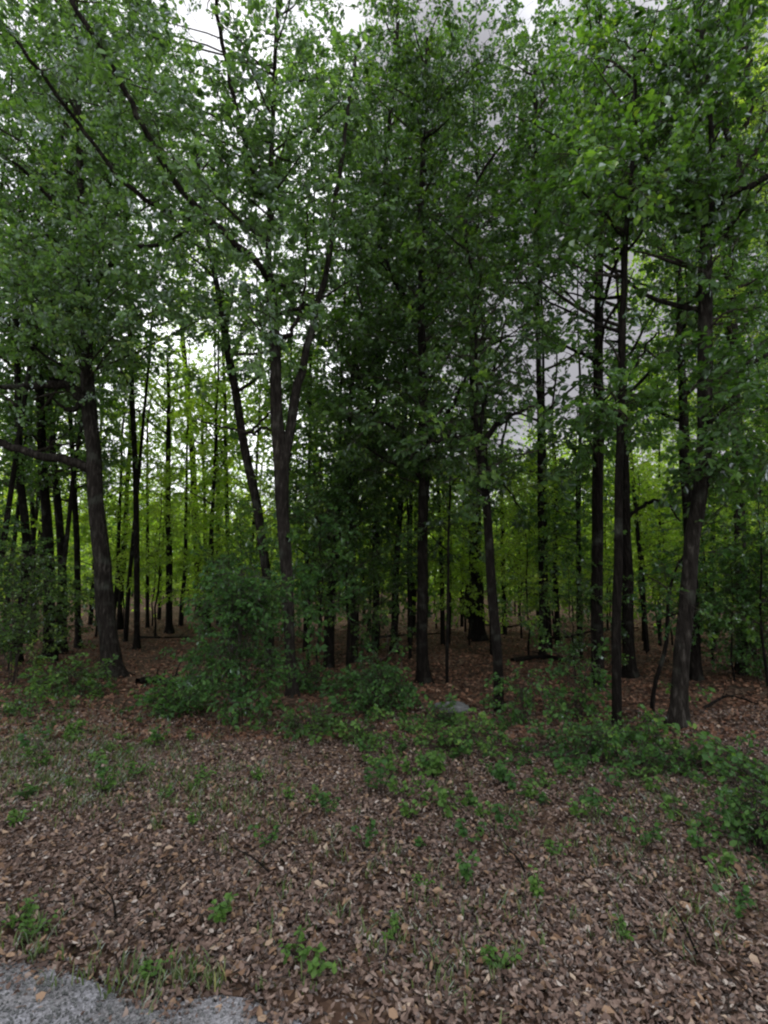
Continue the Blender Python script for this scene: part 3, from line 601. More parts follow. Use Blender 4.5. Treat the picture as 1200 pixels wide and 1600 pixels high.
# tree rising above the right half, behind: fills the upper middle
main_tree('woodland_tree', 'high crowned tree filling the top centre, its thin stem hidden by leaves', 'tree', None,
    [(585, 1000, 10), (588, 850, 10), (590, 600, 9), (600, 300, 8), (618, 100, 7), (622, 0, 6)], Y=17, bark='bark_dark', leaf='leaf_mid', H=19, auto=(6, 26, 1), llen=3, ns=10, seed=81)
main_tree('woodland_tree', 'high crowned tree behind the three close trunks on the right', 'tree', None,
    [(845, 985, 10), (846, 850, 10), (842, 600, 9), (838, 300, 8), (836, 100, 7)], Y=16, bark='bark_dark', leaf='leaf_dark', H=19, auto=(7, 22, 1), llen=2.8, ns=9, seed=82)
main_tree('woodland_tree', 'high crowned tree behind the broken bough of the large left oak', 'tree', None,
    [(215, 985, 9), (214, 850, 9), (206, 600, 8), (195, 300, 7), (190, 100, 6)], Y=18, bark='bark_dark', leaf='leaf_mid', H=20, auto=(9, 24, 1), llen=3.2, ns=10, seed=83)

# ------------------------------------------------------------------ understorey saplings
def copy_thing(root, loc, rz, sc):
    r = root.copy(); C.objects.link(r); r.location = loc; r.rotation_euler = (0, 0, rz); r.scale = (sc, sc, sc)
    for ch in root.children:
        c = ch.copy(); C.objects.link(c); c.parent = r
    return r
def proto_tree(name, H, r0, h0, nl, llen, kind, scale, ns, cr_, leaf, bark, seed, step=.75):
    g = np.random.default_rng(seed)
    n = 12; z = np.linspace(-.15, H, n)
    a = g.uniform(0, 6.28); ln = g.uniform(0, .05)
    P = np.stack([np.cos(a) * ln * z + np.cumsum(g.normal(0, .035, n)), np.sin(a) * ln * z + np.cumsum(g.normal(0, .035, n)), z], -1); P[0, :2] = P[1, :2]; P -= np.array([P[1, 0], P[1, 1], 0])
    rad = r0 * (1 - .8 * np.clip(z / H, 0, 1))
    root = empty(name, (0, 0, 0))
    mbt = MB(); v, f = tube(P, rad, 7, .05, .2, seed); mbt.add(v, f, .5, 0, True)
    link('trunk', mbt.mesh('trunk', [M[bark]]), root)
    cm = MB()
    for k in range(nl):
        h = h0 + (H - h0) * ((k + g.uniform(0, 1)) / nl); i = int(np.argmin(abs(z - h)))
        A = limb_path(P[i], g.uniform(0, 6.28), g.uniform(.1, .7), llen * g.uniform(.6, 1.2) * (1 - .5 * (h - h0) / (H - h0)), g)
        leafy_limb(cm, A, rad[i] * .4 + .006, cr_, ns, kind, g, scale, gap=0, step=step)
    link('crown', cm.mesh('crown', [M[leaf], M['twig']]), root)
    return root
def blocked(x, y, w=14):
    """keep the understorey off the main trunks' feet"""
    return False
LM = [(30, 'left edge trunk cluster'), (120, 'thin trunk beside the large oak'), (165, 'large left oak'), (231, 'faint thin trunk'), (264, 'lone dark pole'), (308, 'thickest pole'), (350, 'close pair of thin trunks'),
      (447, 'twin stemmed oak'), (480, 'twin oak\'s thin neighbour'), (516, 'stout dark tree'), (552, 'pale greyish trunk'), (618, 'central oak\'s thin neighbour'), (661, 'central dark oak'), (700, 'very thin straight sapling'), (744, 'thick ivy clad trunk'),
      (775, 'slim leaning tree'), (869, 'midway thin trunk'), (905, 'slender right trunk'), (933, 'leftmost right trunk'), (981, 'bowed-branch trunk'), (1005, 'thin forked sapling'), (1070, 'stout forking oak'), (1114, 'stout oak\'s slender neighbour'), (1190, 'right edge trunk')]
def beside(x, y):
    px = CX + F * x / y; q, nm = min(LM, key=lambda a: abs(a[0] - px))
    return ('left of the ' if px < q - 12 else 'right of the ' if px > q + 12 else 'behind the ') + nm
us = [proto_tree('understory_tree', h, r, h0, nl, ll, 1, .85, 7, .42, lf, 'bark_dark', 200 + i, .5) for i, (h, r, h0, nl, ll, lf) in enumerate(
    [(5.5, .035, 1.2, 14, 1.3, 'leaf_mid'), (7, .045, 1.8, 16, 1.5, 'leaf_mid'), (4.2, .028, .9, 12, 1.1, 'leaf_low'), (6.5, .04, 1.6, 15, 1.5, 'leaf_yellow'), (3.2, .02, .6, 10, .9, 'leaf_dark'), (7.5, .05, 2.0, 16, 1.6, 'leaf_dark')])]
spots = []   # (px, distance, proto)
g = np.random.default_rng(77)
near_us = [(30, 13.5, 4), (8, 15, 2), (95, 15, 4), (545, 13.5, 5), (590, 14.5, 4), (575, 17, 1), (640, 16, 5), (700, 19, 3), (820, 16, 3), (855, 18, 3), (810, 21, 3), (900, 15.5, 1),
           (890, 12.5, 4), (1000, 17, 3), (1040, 19, 3), (1130, 12.5, 2), (1180, 12, 0), (1165, 15, 3), (1200, 14.5, 1), (380, 17, 0), (420, 19, 3), (500, 17, 1), (160, 21, 3), (245, 26, 3), (770, 24, 1), (680, 24, 3), (950, 19, 3), (1070, 21, 3), (470, 24, 3), (330, 24, 3), (200, 24, 3), (250, 21, 3), (290, 27, 3), (370, 22, 3), (220, 29, 3), (500, 12.5, 2), (485, 14, 0), (560, 20, 3), (620, 21, 3), (730, 19, 3), (860, 22, 3), (920, 23, 3), (1020, 20, 3), (1150, 19, 3), (1100, 15, 0), (-30, 14, 1), (1235, 13, 1)]
def zone(x, y):
    px = CX + F * x / y
    return 'left' if px < 400 else ('middle' if px < 800 else 'right')
LU = {'left': 'low leafy understory tree among the slim trunks on the left', 'middle': 'low leafy understory tree in the dark middle of the wood', 'right': 'low leafy understory tree between the trunks on the right'}
first = set()
for i, (px, Y, k) in enumerate(near_us):
    x = (px - CX) / F * Y
    p = (x, Y, float(terr(x, Y)))
    if k not in first:
        o = us[k]; o.location = p; o.rotation_euler = (0, 0, g.uniform(0, 6.28)); o.scale = (1,) * 3; first.add(k)
    else:
        o = copy_thing(us[k], p, g.uniform(0, 6.28), g.uniform(.8, 1.15))
    lk = ['small-leaved green', 'taller mid green', 'knee-branched green', 'yellow-green', 'short dark', 'tall dark leafy'][k]
    tag(o, '%s understory tree %s, %s' % (lk, 'near the front' if Y < 14.6 else 'a little inside' if Y < 18 else 'farther inside', beside(x, Y)), 'tree', 'understory trees between the trunks on the ' + zone(x, Y))

# ------------------------------------------------------------------ tall crowns a little way into the wood
tt = [proto_tree('tall_woodland_tree', h, r, h0, nl, ll, 1, 1.2, 7, .85, lf, 'bark_dark', 400 + i, .75) for i, (h, r, h0, nl, ll, lf) in enumerate(
    [(22, .085, 8, 28, 3.4, 'leaf_mid'), (24, .10, 9, 28, 3.6, 'leaf_blue'), (20, .08, 7, 26, 3.1, 'leaf_yellow'), (23, .085, 9, 26, 3.2, 'leaf_mid'), (24, .08, 14.5, 24, 3.2, 'leaf_mid')])]
first = set(); g = np.random.default_rng(123)
TS = [(0, 14, 3), (765, 17, 4), (850, 18, 4), (1000, 17.5, 4), (690, 19, 4), (20, 18, 4), (205, 20, 4), (480, 18, 4), (-40, 17, 1), (50, 20, 0), (100, 15.5, 3), (150, 26, 1), (455, 23, 1), (520, 16.5, 0), (590, 17.5, 3), (640, 19, 1), (700, 22, 0), (1100, 20, 2), (1160, 17, 0), (1215, 21, 3), (1250, 16, 1), (345, 26, 2)]
TL = ['mid green', 'cool green', 'yellow-green', 'thin crowned', 'high crowned']
def beside0(x, y):
    LM0 = [(30, 'dark trunk cluster at the left edge'), (165, 'large left oak'), (264, 'lone dark pole'), (350, 'close pair of thin trunks'), (447, 'twin stemmed oak'), (516, 'stout dark tree'), (661, 'central dark oak'), (744, 'thick ivy clad trunk'), (775, 'slim leaning tree'),
           (869, 'thin trunk midway to the right'), (933, 'three right trunks'), (1070, 'stout forking oak'), (1190, 'trunk at the right edge')]
    px = CX + F * x / y; q, nm = min(LM0, key=lambda a: abs(a[0] - px))
    return ('left of the ' if px < q - 12 else 'right of the ' if px > q + 12 else 'behind the ') + nm
for px, Y, k in TS:
    x = (px - CX) / F * Y; p = (x, Y, float(terr(x, Y)))
    if k not in first: o = tt[k]; o.location = p; first.add(k)
    else: o = copy_thing(tt[k], p, g.uniform(0, 6.28), g.uniform(.85, 1.1) if k < 4 else g.uniform(.97, 1.05))
    tag(o, 'tall %s tree %s, %s' % (TL[k], 'just inside' if Y < 20 else 'farther in' if Y < 25 else 'deep in', beside0(x, Y)), 'tree', 'tall crowned trees behind the front trunks')

# ------------------------------------------------------------------ trees deep in the wood
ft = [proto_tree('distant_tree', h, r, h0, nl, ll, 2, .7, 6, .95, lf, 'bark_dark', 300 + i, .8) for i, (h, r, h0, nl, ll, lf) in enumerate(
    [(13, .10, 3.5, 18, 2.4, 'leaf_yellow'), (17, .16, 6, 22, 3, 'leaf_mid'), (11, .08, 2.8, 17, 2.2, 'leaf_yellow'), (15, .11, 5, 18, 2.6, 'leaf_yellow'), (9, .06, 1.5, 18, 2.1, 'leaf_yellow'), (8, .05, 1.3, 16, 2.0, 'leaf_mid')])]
LF = {('left', 0): 'distant slender trunk with bright yellow-green crown beyond the lone dark pole', ('left', 1): 'distant tree with mid green crown behind the left trunks',
      ('middle', 0): 'distant slender trunk with yellow-green crown behind the central dark oak', ('middle', 1): 'distant tree with mid green crown behind the central dark oak',
      ('right', 0): 'distant slender trunk with yellow-green crown behind the right-hand trunks', ('right', 1): 'distant tree with mid green crown behind the right-hand trunks'}
pts = []; first = set(); g = np.random.default_rng(99); tries = 0
while len(pts) < 270 and tries < 20000:
    tries += 1
    Y = 21 + 60 * g.uniform(0, 1) ** 1.0; px = g.uniform(-70, 1270); x = (px - CX) / F * Y
    if any((x - a) ** 2 + (Y - b) ** 2 < (1.3 + .022 * Y) ** 2 for a, b in pts): continue
    pts.append((x, Y)); k = int(g.choice(6, p=[.19, .04, .17, .07, .37, .16] if px < 620 else [.12, .08, .12, .06, .36, .26]))
    if 130 < px < 470 and 29 < Y < 62: k = 4 if g.uniform() < .75 else 5      # an opening in the wood
    if 130 < px < 470 and Y <= 29: k = int(g.choice([0, 2, 3]))
    p = (x, Y, float(terr(x, Y)))
    if k not in first:
        o = ft[k]; o.location = p; o.rotation_euler = (0, 0, g.uniform(0, 6.28)); first.add(k)
    else: o = copy_thing(ft[k], p, g.uniform(0, 6.28), g.uniform(.8, 1.15))
    z = zone(x, Y); yl = 0 if k in (0, 2, 3, 4) else 1
    look = ['tall yellow-green', 'tall mid green', 'bright medium', 'thin-crowned', 'low yellow-green', 'low mid green'][k]
    tag(o, '%s tree %s, %s' % (look, 'fairly near' if Y < 30 else 'half-way in' if Y < 42 else 'deep in' if Y < 54 else 'deeper in' if Y < 67 else 'very deep in', beside(x, Y)), 'tree', 'distant trees in the wood')
# far-off wood as one mass
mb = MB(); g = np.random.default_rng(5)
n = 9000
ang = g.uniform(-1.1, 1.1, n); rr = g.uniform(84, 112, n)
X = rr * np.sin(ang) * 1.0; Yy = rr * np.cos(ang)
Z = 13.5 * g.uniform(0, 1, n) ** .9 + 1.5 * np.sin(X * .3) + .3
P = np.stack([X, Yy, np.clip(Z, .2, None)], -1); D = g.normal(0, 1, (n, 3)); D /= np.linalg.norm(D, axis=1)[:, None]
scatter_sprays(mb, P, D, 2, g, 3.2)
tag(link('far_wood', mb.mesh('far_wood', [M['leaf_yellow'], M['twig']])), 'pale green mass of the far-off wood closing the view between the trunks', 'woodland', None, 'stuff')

# ------------------------------------------------------------------ shrubs and undergrowth
def shrub(name, label, cat, group, px, py, wpx, hpx, n_clumps, ns, leaf='leaf_low', seed=0, kind=3, scale=1., depth=.8, stems=7, crad=.28):
    g = np.random.default_rng(4000 + seed); b = ground_at(px, py); k = b[1] / F
    rx, H = max(.12, wpx * k / 2 - crad * .6), max(.12, hpx * k - crad * .8)
    root = empty(name, b); tag(root, label, cat, group)
    cm = MB(); sm = MB()
    for s in range(stems):
        a = g.uniform(0, 6.28); q = g.uniform(.3, .9)
        tip = np.array([math.cos(a) * rx * q, math.sin(a) * rx * depth * q, H * g.uniform(.5, .95)])
        A = smooth_path([[g.normal(0, .05), g.normal(0, .05), -.05], tip * [.35, .35, .55], tip], 7)
        v, f = tube(A, np.linspace(.012, .003, 7), 5); sm.add(v, f, .5, 0, True)
    for c in range(n_clumps):
        a = g.uniform(0, 6.28); q = g.uniform(.1, 1) ** .6; zq = g.uniform(.08, 1)
        w = math.sqrt(max(.05, 1 - (zq * .95) ** 2 * .8))
        p = np.array([math.cos(a) * rx * q * w, math.sin(a) * rx * depth * q * w, H * zq])
        P = clump(cm, p, crad * g.uniform(.7, 1.2), ns, kind, g, scale * g.uniform(.7, 1.1), gap=0, flat=.55)
        v, f = tube([p * [.5, .5, .6], p * [.8, .8, .85], p], [.007, .005, .003], 4); sm.add(v, f, .5, 0)
    link('stem', sm.mesh('stem', [M['twig']]), root)
    link('foliage', cm.mesh('foliage', [M[leaf], M['twig']]), root)
    return root
shrub('shrub', 'large green leafy bush spilling over the leaves at the foot of the twin stemmed oak', 'shrub', None, 366, 1135, 148, 250, 62, 7, seed=1, crad=.22, scale=.95)
shrub('shrub', 'green bush behind the large bush, level with the twin oak trunk', 'shrub', None, 362, 1055, 120, 210, 28, 6, seed=2, crad=.25)
shrub('shrub', 'low bushy growth on the left flank of the large bush', 'shrub', None, 270, 1110, 100, 60, 16, 6, seed=3)
shrub('shrub', 'round dark green bush left of the central dark oak foot', 'shrub', None, 590, 1112, 105, 85, 22, 8, seed=4)
shrub('shrub', 'low green bush at the foot of the large left oak, on its left', 'shrub', None, 110, 1085, 110, 55, 18, 6, seed=5, leaf='leaf_mid')
shrub('shrub', 'dark low bush half hidden at the left edge below the dark trunk cluster', 'shrub', None, 20, 1070, 110, 220, 30, 6, seed=6, leaf='leaf_dark')
shrub('shrub', 'leafy knee high bush below the three close trunks on the right', 'shrub', None, 925, 1190, 110, 52, 12, 5, seed=7, crad=.12, scale=.8)
shrub('shrub', 'upright leafy young shrub left of the three close trunks', 'shrub', None, 905, 1130, 90, 110, 12, 5, seed=8, crad=.16, leaf='leaf_low')
shrub('shrub', 'loose leafy shrub right of the slim leaning tree', 'shrub', None, 820, 1130, 90, 80, 9, 5, seed=9, crad=.16)
shrub('shrub', 'spreading low bush right below the stout forking oak', 'shrub', None, 1090, 1205, 120, 34, 10, 5, seed=10, crad=.12, scale=.8)
shrub('shrub', 'broad leafy bush at the right edge of the litter slope', 'shrub', None, 1190, 1330, 90, 100, 15, 6, seed=11, crad=.13, scale=.85)
shrub('shrub', 'green bush behind the one at the right edge', 'shrub', None, 1175, 1225, 100, 50, 12, 6, seed=12, crad=.15)
shrub('shrub', 'tall green shrub filling the right edge behind the stout oak', 'shrub', None, 1185, 1065, 130, 200, 40, 8, seed=13)
shrub('shrub', 'low ground-hugging bush just right of the grey rock, bright leaved', 'shrub', None, 715, 1175, 150, 42, 14, 5, seed=14, leaf='leaf_herb', crad=.13, scale=.85)
shrub('shrub', 'dark low bush between central oak foot and the grey rock', 'shrub', None, 690, 1132, 80, 36, 10, 5, seed=15, crad=.12, scale=.8)
shrub('shrub', 'leafy low bush hugging the foot of the slim trunk nearest the viewer', 'shrub', None, 985, 1160, 90, 45, 9, 6, seed=16, crad=.15)
shrub('shrub', 'small bright bush at the right foot of the large bush', 'shrub', None, 470, 1150, 90, 45, 12, 6, seed=17, leaf='leaf_mid', crad=.2)
shrub('shrub', 'low dark bush on the litter beyond the stout dark tree', 'shrub', None, 480, 1080, 70, 50, 10, 6, seed=18, crad=.2)

shrub('shrub', 'ground-hugging green patch below the round dark bush', 'shrub', None, 560, 1150, 110, 30, 8, 5, seed=19, crad=.13, leaf='leaf_mid', scale=.8)
shrub('shrub', 'ground-hugging green patch right of the bright leaved bush', 'shrub', None, 830, 1180, 130, 32, 9, 5, seed=20, crad=.13, scale=.8)
shrub('shrub', 'low green tuft of leaves between knee high bush and spreading bush', 'shrub', None, 1010, 1200, 100, 36, 8, 5, seed=21, crad=.12, scale=.8)
shrub('shrub', 'thin green patch on the litter below the cluster of left trunks', 'shrub', None, 40, 1110, 130, 34, 9, 5, seed=22, crad=.13, leaf='leaf_mid', scale=.8)
shrub('shrub', 'thin green patch right of the rotting log', 'shrub', None, 290, 1080, 90, 32, 7, 5, seed=23, crad=.14, scale=.8)

# small seedlings: five kinds, copied
def seedling(kind, seed, leaf):
    g = np.random.default_rng(seed); root = empty('seedling', (0, 0, 0)); sm = MB(); lm = MB()
    lv, lf = leaf_geo(0); ns = (3, 5, 4, 6, 2)[kind]; H = (.13, .17, .24, .16, .12)[kind]; ls = (.052, .045, .05, .036, .06)[kind]
    V = []
    for s in range(ns):
        a = g.uniform(0, 6.28); tip = np.array([math.cos(a) * g.uniform(.03, .13), math.sin(a) * g.uniform(.03, .13), H * g.uniform(.6, 1)])
        b = np.array([g.normal(0, .02), g.normal(0, .02), -.02]); A = smooth_path([b, (b + tip) / 2 + [0, 0, .03], tip], 5)
        v, f = tube(A, np.linspace(.0035, .0015, 5), 4); sm.add(v, f)
        nl = g.integers(9, 16); t = g.uniform(.35, 1, nl); q = b + (tip - b) * t[:, None]
        Rm = rotm(g.uniform(0, 6.28, nl), g.normal(.1, .35, nl), g.normal(0, .45, nl)); sc = ls * g.uniform(.6, 1.2, nl)
        vv = np.einsum('nij,vj->nvi', Rm, lv * [1, 1.15, 1]) * sc[:, None, None] + q[:, None]
        lm.add(vv, lf[None] + (np.arange(nl) * len(lv))[:, None, None], np.repeat(np.clip(g.normal(.5, .2, nl), 0, 1), len(lf)))
    link('stem', sm.mesh('stem', [M['twig']]), root); link('foliage', lm.mesh('foliage', [M[leaf]]), root)
    return root
sds = [seedling(k, 600 + k, lf) for k, lf in enumerate(['leaf_herb', 'leaf_herb', 'leaf_low', 'leaf_herb', 'leaf_low'])]
seed_spots = [(345, 1442, 1, 1.2), (465, 1500, 0, 1), (502, 1520, 0, 1), (240, 1530, 3, .9), (838, 1400, 3, 1.2), (790, 1310, 2, 1.3), (700, 1275, 1, 1.6), (640, 1280, 1, 1.3), (595, 1240, 2, 1.6), (675, 1215, 1, 1.9), (735, 1330, 2, 1.2),
    (570, 1330, 2, 1.2), (510, 1280, 2, 1.1), (905, 1280, 1, 1.3), (965, 1240, 2, 1.4), (1010, 1330, 2, 1.3), (935, 1285, 2, 1.4), (1100, 1340, 2, 1.2), (1150, 1440, 2, 1.2), (780, 1225, 4, 1.6), (610, 1470, 3, 1), (780, 1520, 3, 1.1), (600, 1210, 0, 1.5),
    (415, 1330, 2, 1.1), (215, 1215, 3, 1.5), (160, 1240, 3, 1.4), (60, 1200, 3, 1.6), (30, 1290, 3, 1.3), (320, 1220, 3, 1.3), (25, 1450, 3, 1.2), (55, 1465, 3, 1.), (735, 1385, 2, 1.1), (870, 1340, 3, 1.1), (1050, 1280, 1, 1.4), (545, 1160, 1, 2), (540, 1130, 2, 2.2), (890, 1230, 2, 1.4),
    (400, 1220, 3, 1.2), (1020, 1240, 1, 1.3), (755, 1280, 1, 1.2), (660, 1330, 4, 1), (1130, 1370, 1, 1.2), (975, 1470, 3, .9), (300, 1290, 3, 1), (660, 1390, 3, .8), (830, 1250, 1, 1.3), (450, 1250, 3, 1.1)]
g = np.random.default_rng(8)
for _ in range(90):       # more along the wood's edge, smaller in the picture
    seed_spots.append((g.choice([g.uniform(0, 300), g.uniform(560, 820), g.uniform(820, 1200), g.uniform(480, 1200)]), 1125 + 140 * g.uniform(0, 1) ** 1.3, int(g.integers(0, 5)), g.uniform(.9, 1.7)))
used = set(); taken = set()
SL = [(385, 1135, 'large bush'), (590, 1112, 'round bush'), (712, 1112, 'grey rock'), (177, 1058, 'large oak'), (715, 1180, 'bright bush'), (925, 1190, 'knee high bush'), (1100, 1225, 'spreading bush'), (1185, 1330, 'right edge bush'), (780, 1110, 'leaning tree'), (1058, 1134, 'stout oak'),
      (110, 1085, 'left bush'), (820, 1370, 'middle stick'), (180, 1440, 'roadside stick'), (1090, 1500, 'lower right stick'), (420, 1370, 'left stick'), (560, 1200, 'round bush stick'), (0, 1500, 'road corner'), (455, 1600, 'road tip')]
def seed_name(px, py, k):
    lk = ['broad-leaved bright', 'bright five-stemmed', 'taller dark green', 'fine-leaved pale', 'tiny dark two-stemmed'][k]
    c = sorted(SL, key=lambda a: math.hypot(a[0] - px, 1.5 * (a[1] - py)))
    dx, dy = px - c[0][0], py - c[0][1]
    d = ('left' if dx < 0 else 'right') if abs(dx) > 1.6 * abs(dy) else ('below' if dy > 0 else 'above') if abs(dy) > 1.6 * abs(dx) else ('lower left' if dx < 0 and dy > 0 else 'lower right' if dy > 0 else 'upper left' if dx < 0 else 'upper right')
    d = {'left': 'left of', 'right': 'right of', 'below': 'below', 'above': 'above'}.get(d, 'to the ' + d + ' of')
    for l in ('%s seedling %s the %s' % (lk, d, c[0][2]), '%s seedling %s the %s, towards the %s' % (lk, d, c[0][2], c[1][2]), '%s seedling %s the %s, beside the %s' % (lk, d, c[0][2], c[2][2])):
        if l not in taken: break
    if len(l.split()) > 16: l = l.replace('on the litter', '').replace(' of the ', ' of ').replace('towards the', 'towards')
    taken.add(l); return l
def seed_label(px, py):
    if py > 1390: return 'lone little green seedling among the dead leaves near the road side', 'seedlings near the road side'
    if py > 1235: return ('small green seedling on the leaf litter, %s part of the slope' % ('left' if px < 480 else 'middle' if px < 860 else 'right')), 'seedlings on the litter slope'
    return ('small green seedling along the shaded edge of the wood, %s' % ('left of the large bush' if px < 320 else 'near the central trunks' if px < 800 else 'below the right-hand trunks')), 'seedlings along the edge of the wood'
for px, py, k, sc in seed_spots:
    b = ground_at(px, py)
    if k not in used: o = sds[k]; o.location = b; o.scale = (sc,) * 3; used.add(k)
    else: o = copy_thing(sds[k], b, g.uniform(0, 6.28), sc)
    lb, gp = seed_label(px, py); lb = seed_name(px, py, k); tag(o, lb, 'seedling', gp + (' ' + zone(b[0], b[1]) if 'litter' in gp or 'edge' in gp else ''))

# ------------------------------------------------------------------ litter, grass, gravel
def litter(name, n, y0, y1, fan, size, m, seed, label, ypow=1.0, lod0=True):
    g = np.random.default_rng(seed); Y = y0 + (y1 - y0) * g.uniform(0, 1, n) ** ypow
    X = (g.uniform(-1, 1, n)) * (fan * Y + 1.0)
    keep = (Y > edge_y(X) - g.exponential(.09, n)+ .13*np.sin(X*4.1)*np.sin(X*1.7+1)+.05*np.sin(X*11))
    keep |= (g.uniform(0, 1, n) < .10) & (Y > edge_y(X) - .9)
    q = .5 + .25 * np.sin(X * 2.1 + 1.7 * np.sin(Y * 1.3)) + .25 * np.sin(Y * 3.1 + 2 * np.sin(X * 1.1 + 1)) + .2 * np.sin(X * 7.3) * np.sin(Y * 6.1)
    keep &= g.uniform(0, 1, n) < np.clip(.45 + q, 0, 1)
    X, Y = X[keep], Y[keep]; n = len(X)
    Z = gz(X, Y) + g.uniform(.0, .035, n) + .004
    lv = np.array([[-.5, 0, 0], [-.18, .27, .05], [.22, .32, .05], [.5, 0, 0], [.22, -.32, .05], [-.18, -.27, .05]])
    lf = np.array([[0, 3, 2, 1], [0, 5, 4, 3]])
    curl = g.uniform(-2.2, 2.6, n)
    V = np.repeat(lv[None], n, 0).copy(); V[:, :, 2] *= curl[:, None] * 2.2; V[:, :, 1] *= g.uniform(.45, 1.15, (n, 1))
    V[:, 3, 2] += g.uniform(-.15, .3, n); V *= g.uniform(.8, 1.15, (n, 6, 1))
    Rm = rotm(g.uniform(0, 6.28, n), g.normal(0, .45, n), g.normal(0, .5, n)); sc = size * g.uniform(.6, 1.3, n)
    V = np.einsum('nij,nvj->nvi', Rm, V) * sc[:, None, None] + np.stack([X, Y, Z], -1)[:, None]
    mb = MB(); mb.add(V, lf[None] + (np.arange(n) * 6)[:, None, None], np.repeat(np.clip(g.normal(.40, .24, n), 0, .99), 2))
    return tag(link(name, mb.mesh(name, [m])), label, 'dead leaves', None, 'stuff')
litter('leaf_litter', 98000, 2.4, 10, .85, .046, M['litter'], 1, 'carpet of brown dead leaves covering the open slope between road and trees', 1.15)
litter('leaf_litter', 60000, 2.6, 10, .85, .034, M['litter_grey'], 6, 'small greyed older leaf scraps mixed through the brown leaf carpet', 1.15)
litter('leaf_litter', 9000, 2.6, 10, .85, .068, M['litter_tan'], 7, 'larger tan oak leaves scattered on top of the brown leaf carpet', 1.15)
litter('leaf_litter', 45000, 8.2, 30, .85, .10, M['litter_red'], 2, 'russet carpet of dead leaves on the shaded floor under the trees', 1.3)

# the largest single leaves, each a piece of its own on the ground
def dead_leaf(seed):
    g = np.random.default_rng(seed); n = 6
    s = np.linspace(0, 1, n + 1); w = np.array([.02, .17, .13, .28, .20, .24, .03]) * g.uniform(.8, 1.2, n + 1)
    bend = g.uniform(-.25, .35); cup = g.uniform(.1, .6) * g.choice([-1, 1])
    mid = np.stack([s - .5, .03 * np.sin(s * 5 + seed), bend * (s - .5) ** 2 * 2], -1)
    Lf = mid + np.stack([0 * s, w, cup * w + g.normal(0, .02, n + 1)], -1); Rt = mid + np.stack([0 * s, -w, cup * w + g.normal(0, .02, n + 1)], -1)
    v = np.concatenate([mid, Lf, Rt]); i = np.arange(n); m_ = n + 1
    f = np.concatenate([np.stack([i, i + 1, m_ + i + 1, m_ + i], -1), np.stack([i + 1, i, 2 * m_ + i, 2 * m_ + i + 1], -1)])
    mb = MB(); mb.add(v, f, .15 + .4 * g.uniform()); return mb.mesh('fallen_leaf', [M['litter']])
dl = [dead_leaf(s) for s in range(12)]
g = np.random.default_rng(21); c = 0
while c < 300:
    Y = 3.1 + 1.5 * g.uniform() ** 1.2; x = g.uniform(-.78, .78) * Y
    if Y < edge_y(x) - .05: continue
    o = link('fallen_leaf', dl[int(g.integers(0, 12))], ground); s = g.uniform(.045, .085)
    o.location = (x, Y, float(gz(np.array(x), np.array(Y))) + g.uniform(.03, .045)); o.scale = (s, s, s); o.rotation_euler = (g.normal(0, .3), g.normal(0, .3), g.uniform(0, 6.28)); c += 1

def grass(name, spots, label, seed, h=.085):
    g = np.random.default_rng(seed); B = []
    for (px, py, rpx, rpy, n) in spots:
        for _ in range(n):
            B.append(ground_at(px + g.normal(0, rpx), max(1075, py + g.normal(0, rpy))))
    B = np.array(B); B = B[g.uniform(0, 1, len(B)) < .55]; B = np.repeat(B, 6, 0) + g.normal(0, .03, (len(B) * 6, 3)) * [1, 1, 0]; n = len(B)
    a = g.uniform(0, 6.28, n); H = h * g.uniform(.4, 1.3, n); w = .004 * g.uniform(.7, 1.5, n); ln = g.uniform(.2, .9, n) * H
    d = np.stack([np.cos(a), np.sin(a), 0 * a], -1); s = np.stack([-np.sin(a), np.cos(a), 0 * a], -1); u = np.array([0, 0, 1.])
    p0 = B; p1 = B + d * (ln * .35)[:, None] + u * (H * .6)[:, None]; p2 = B + d * ln[:, None] + u * (H * .95)[:, None]
    V = np.stack([p0 - s * w[:, None], p0 + s * w[:, None], p1 + s * w[:, None], p1 - s * w[:, None], p2 + s * (w * .2)[:, None], p2 - s * (w * .2)[:, None]], 1)
    lf = np.array([[0, 1, 2, 3], [3, 2, 4, 5]])
    mb = MB(); mb.add(V, lf[None] + (np.arange(n) * 6)[:, None, None], np.repeat(np.clip(g.normal(.5, .22, n), 0, 1), 2))
    return tag(link(name, mb.mesh(name, [M['grass']])), label, 'grass', None, 'stuff')
grass('grass', [(60, 1150, 80, 30, 700), (200, 1200, 90, 35, 600), (60, 1220, 60, 25, 400), (330, 1240, 70, 40, 300), (30, 1440, 40, 30, 40), (480, 1230, 80, 40, 100), (260, 1130, 60, 20, 120)],
      'thin pale grass growing through the dead leaves on the left', 31)
grass('grass', [(60, 1485, 70, 12, 40), (220, 1535, 80, 15, 40), (730, 1340, 120, 60, 130), (1000, 1330, 90, 60, 170), (760, 1480, 80, 50, 70), (1050, 1250, 80, 30, 160), (1120, 1440, 50, 40, 70), (600, 1450, 90, 60, 60), (480, 1400, 90, 50, 60), (250, 1530, 60, 20, 40), (860, 1240, 120, 30, 120)],
      'sparse grass blades scattered through the dead leaves in the middle and right', 32)
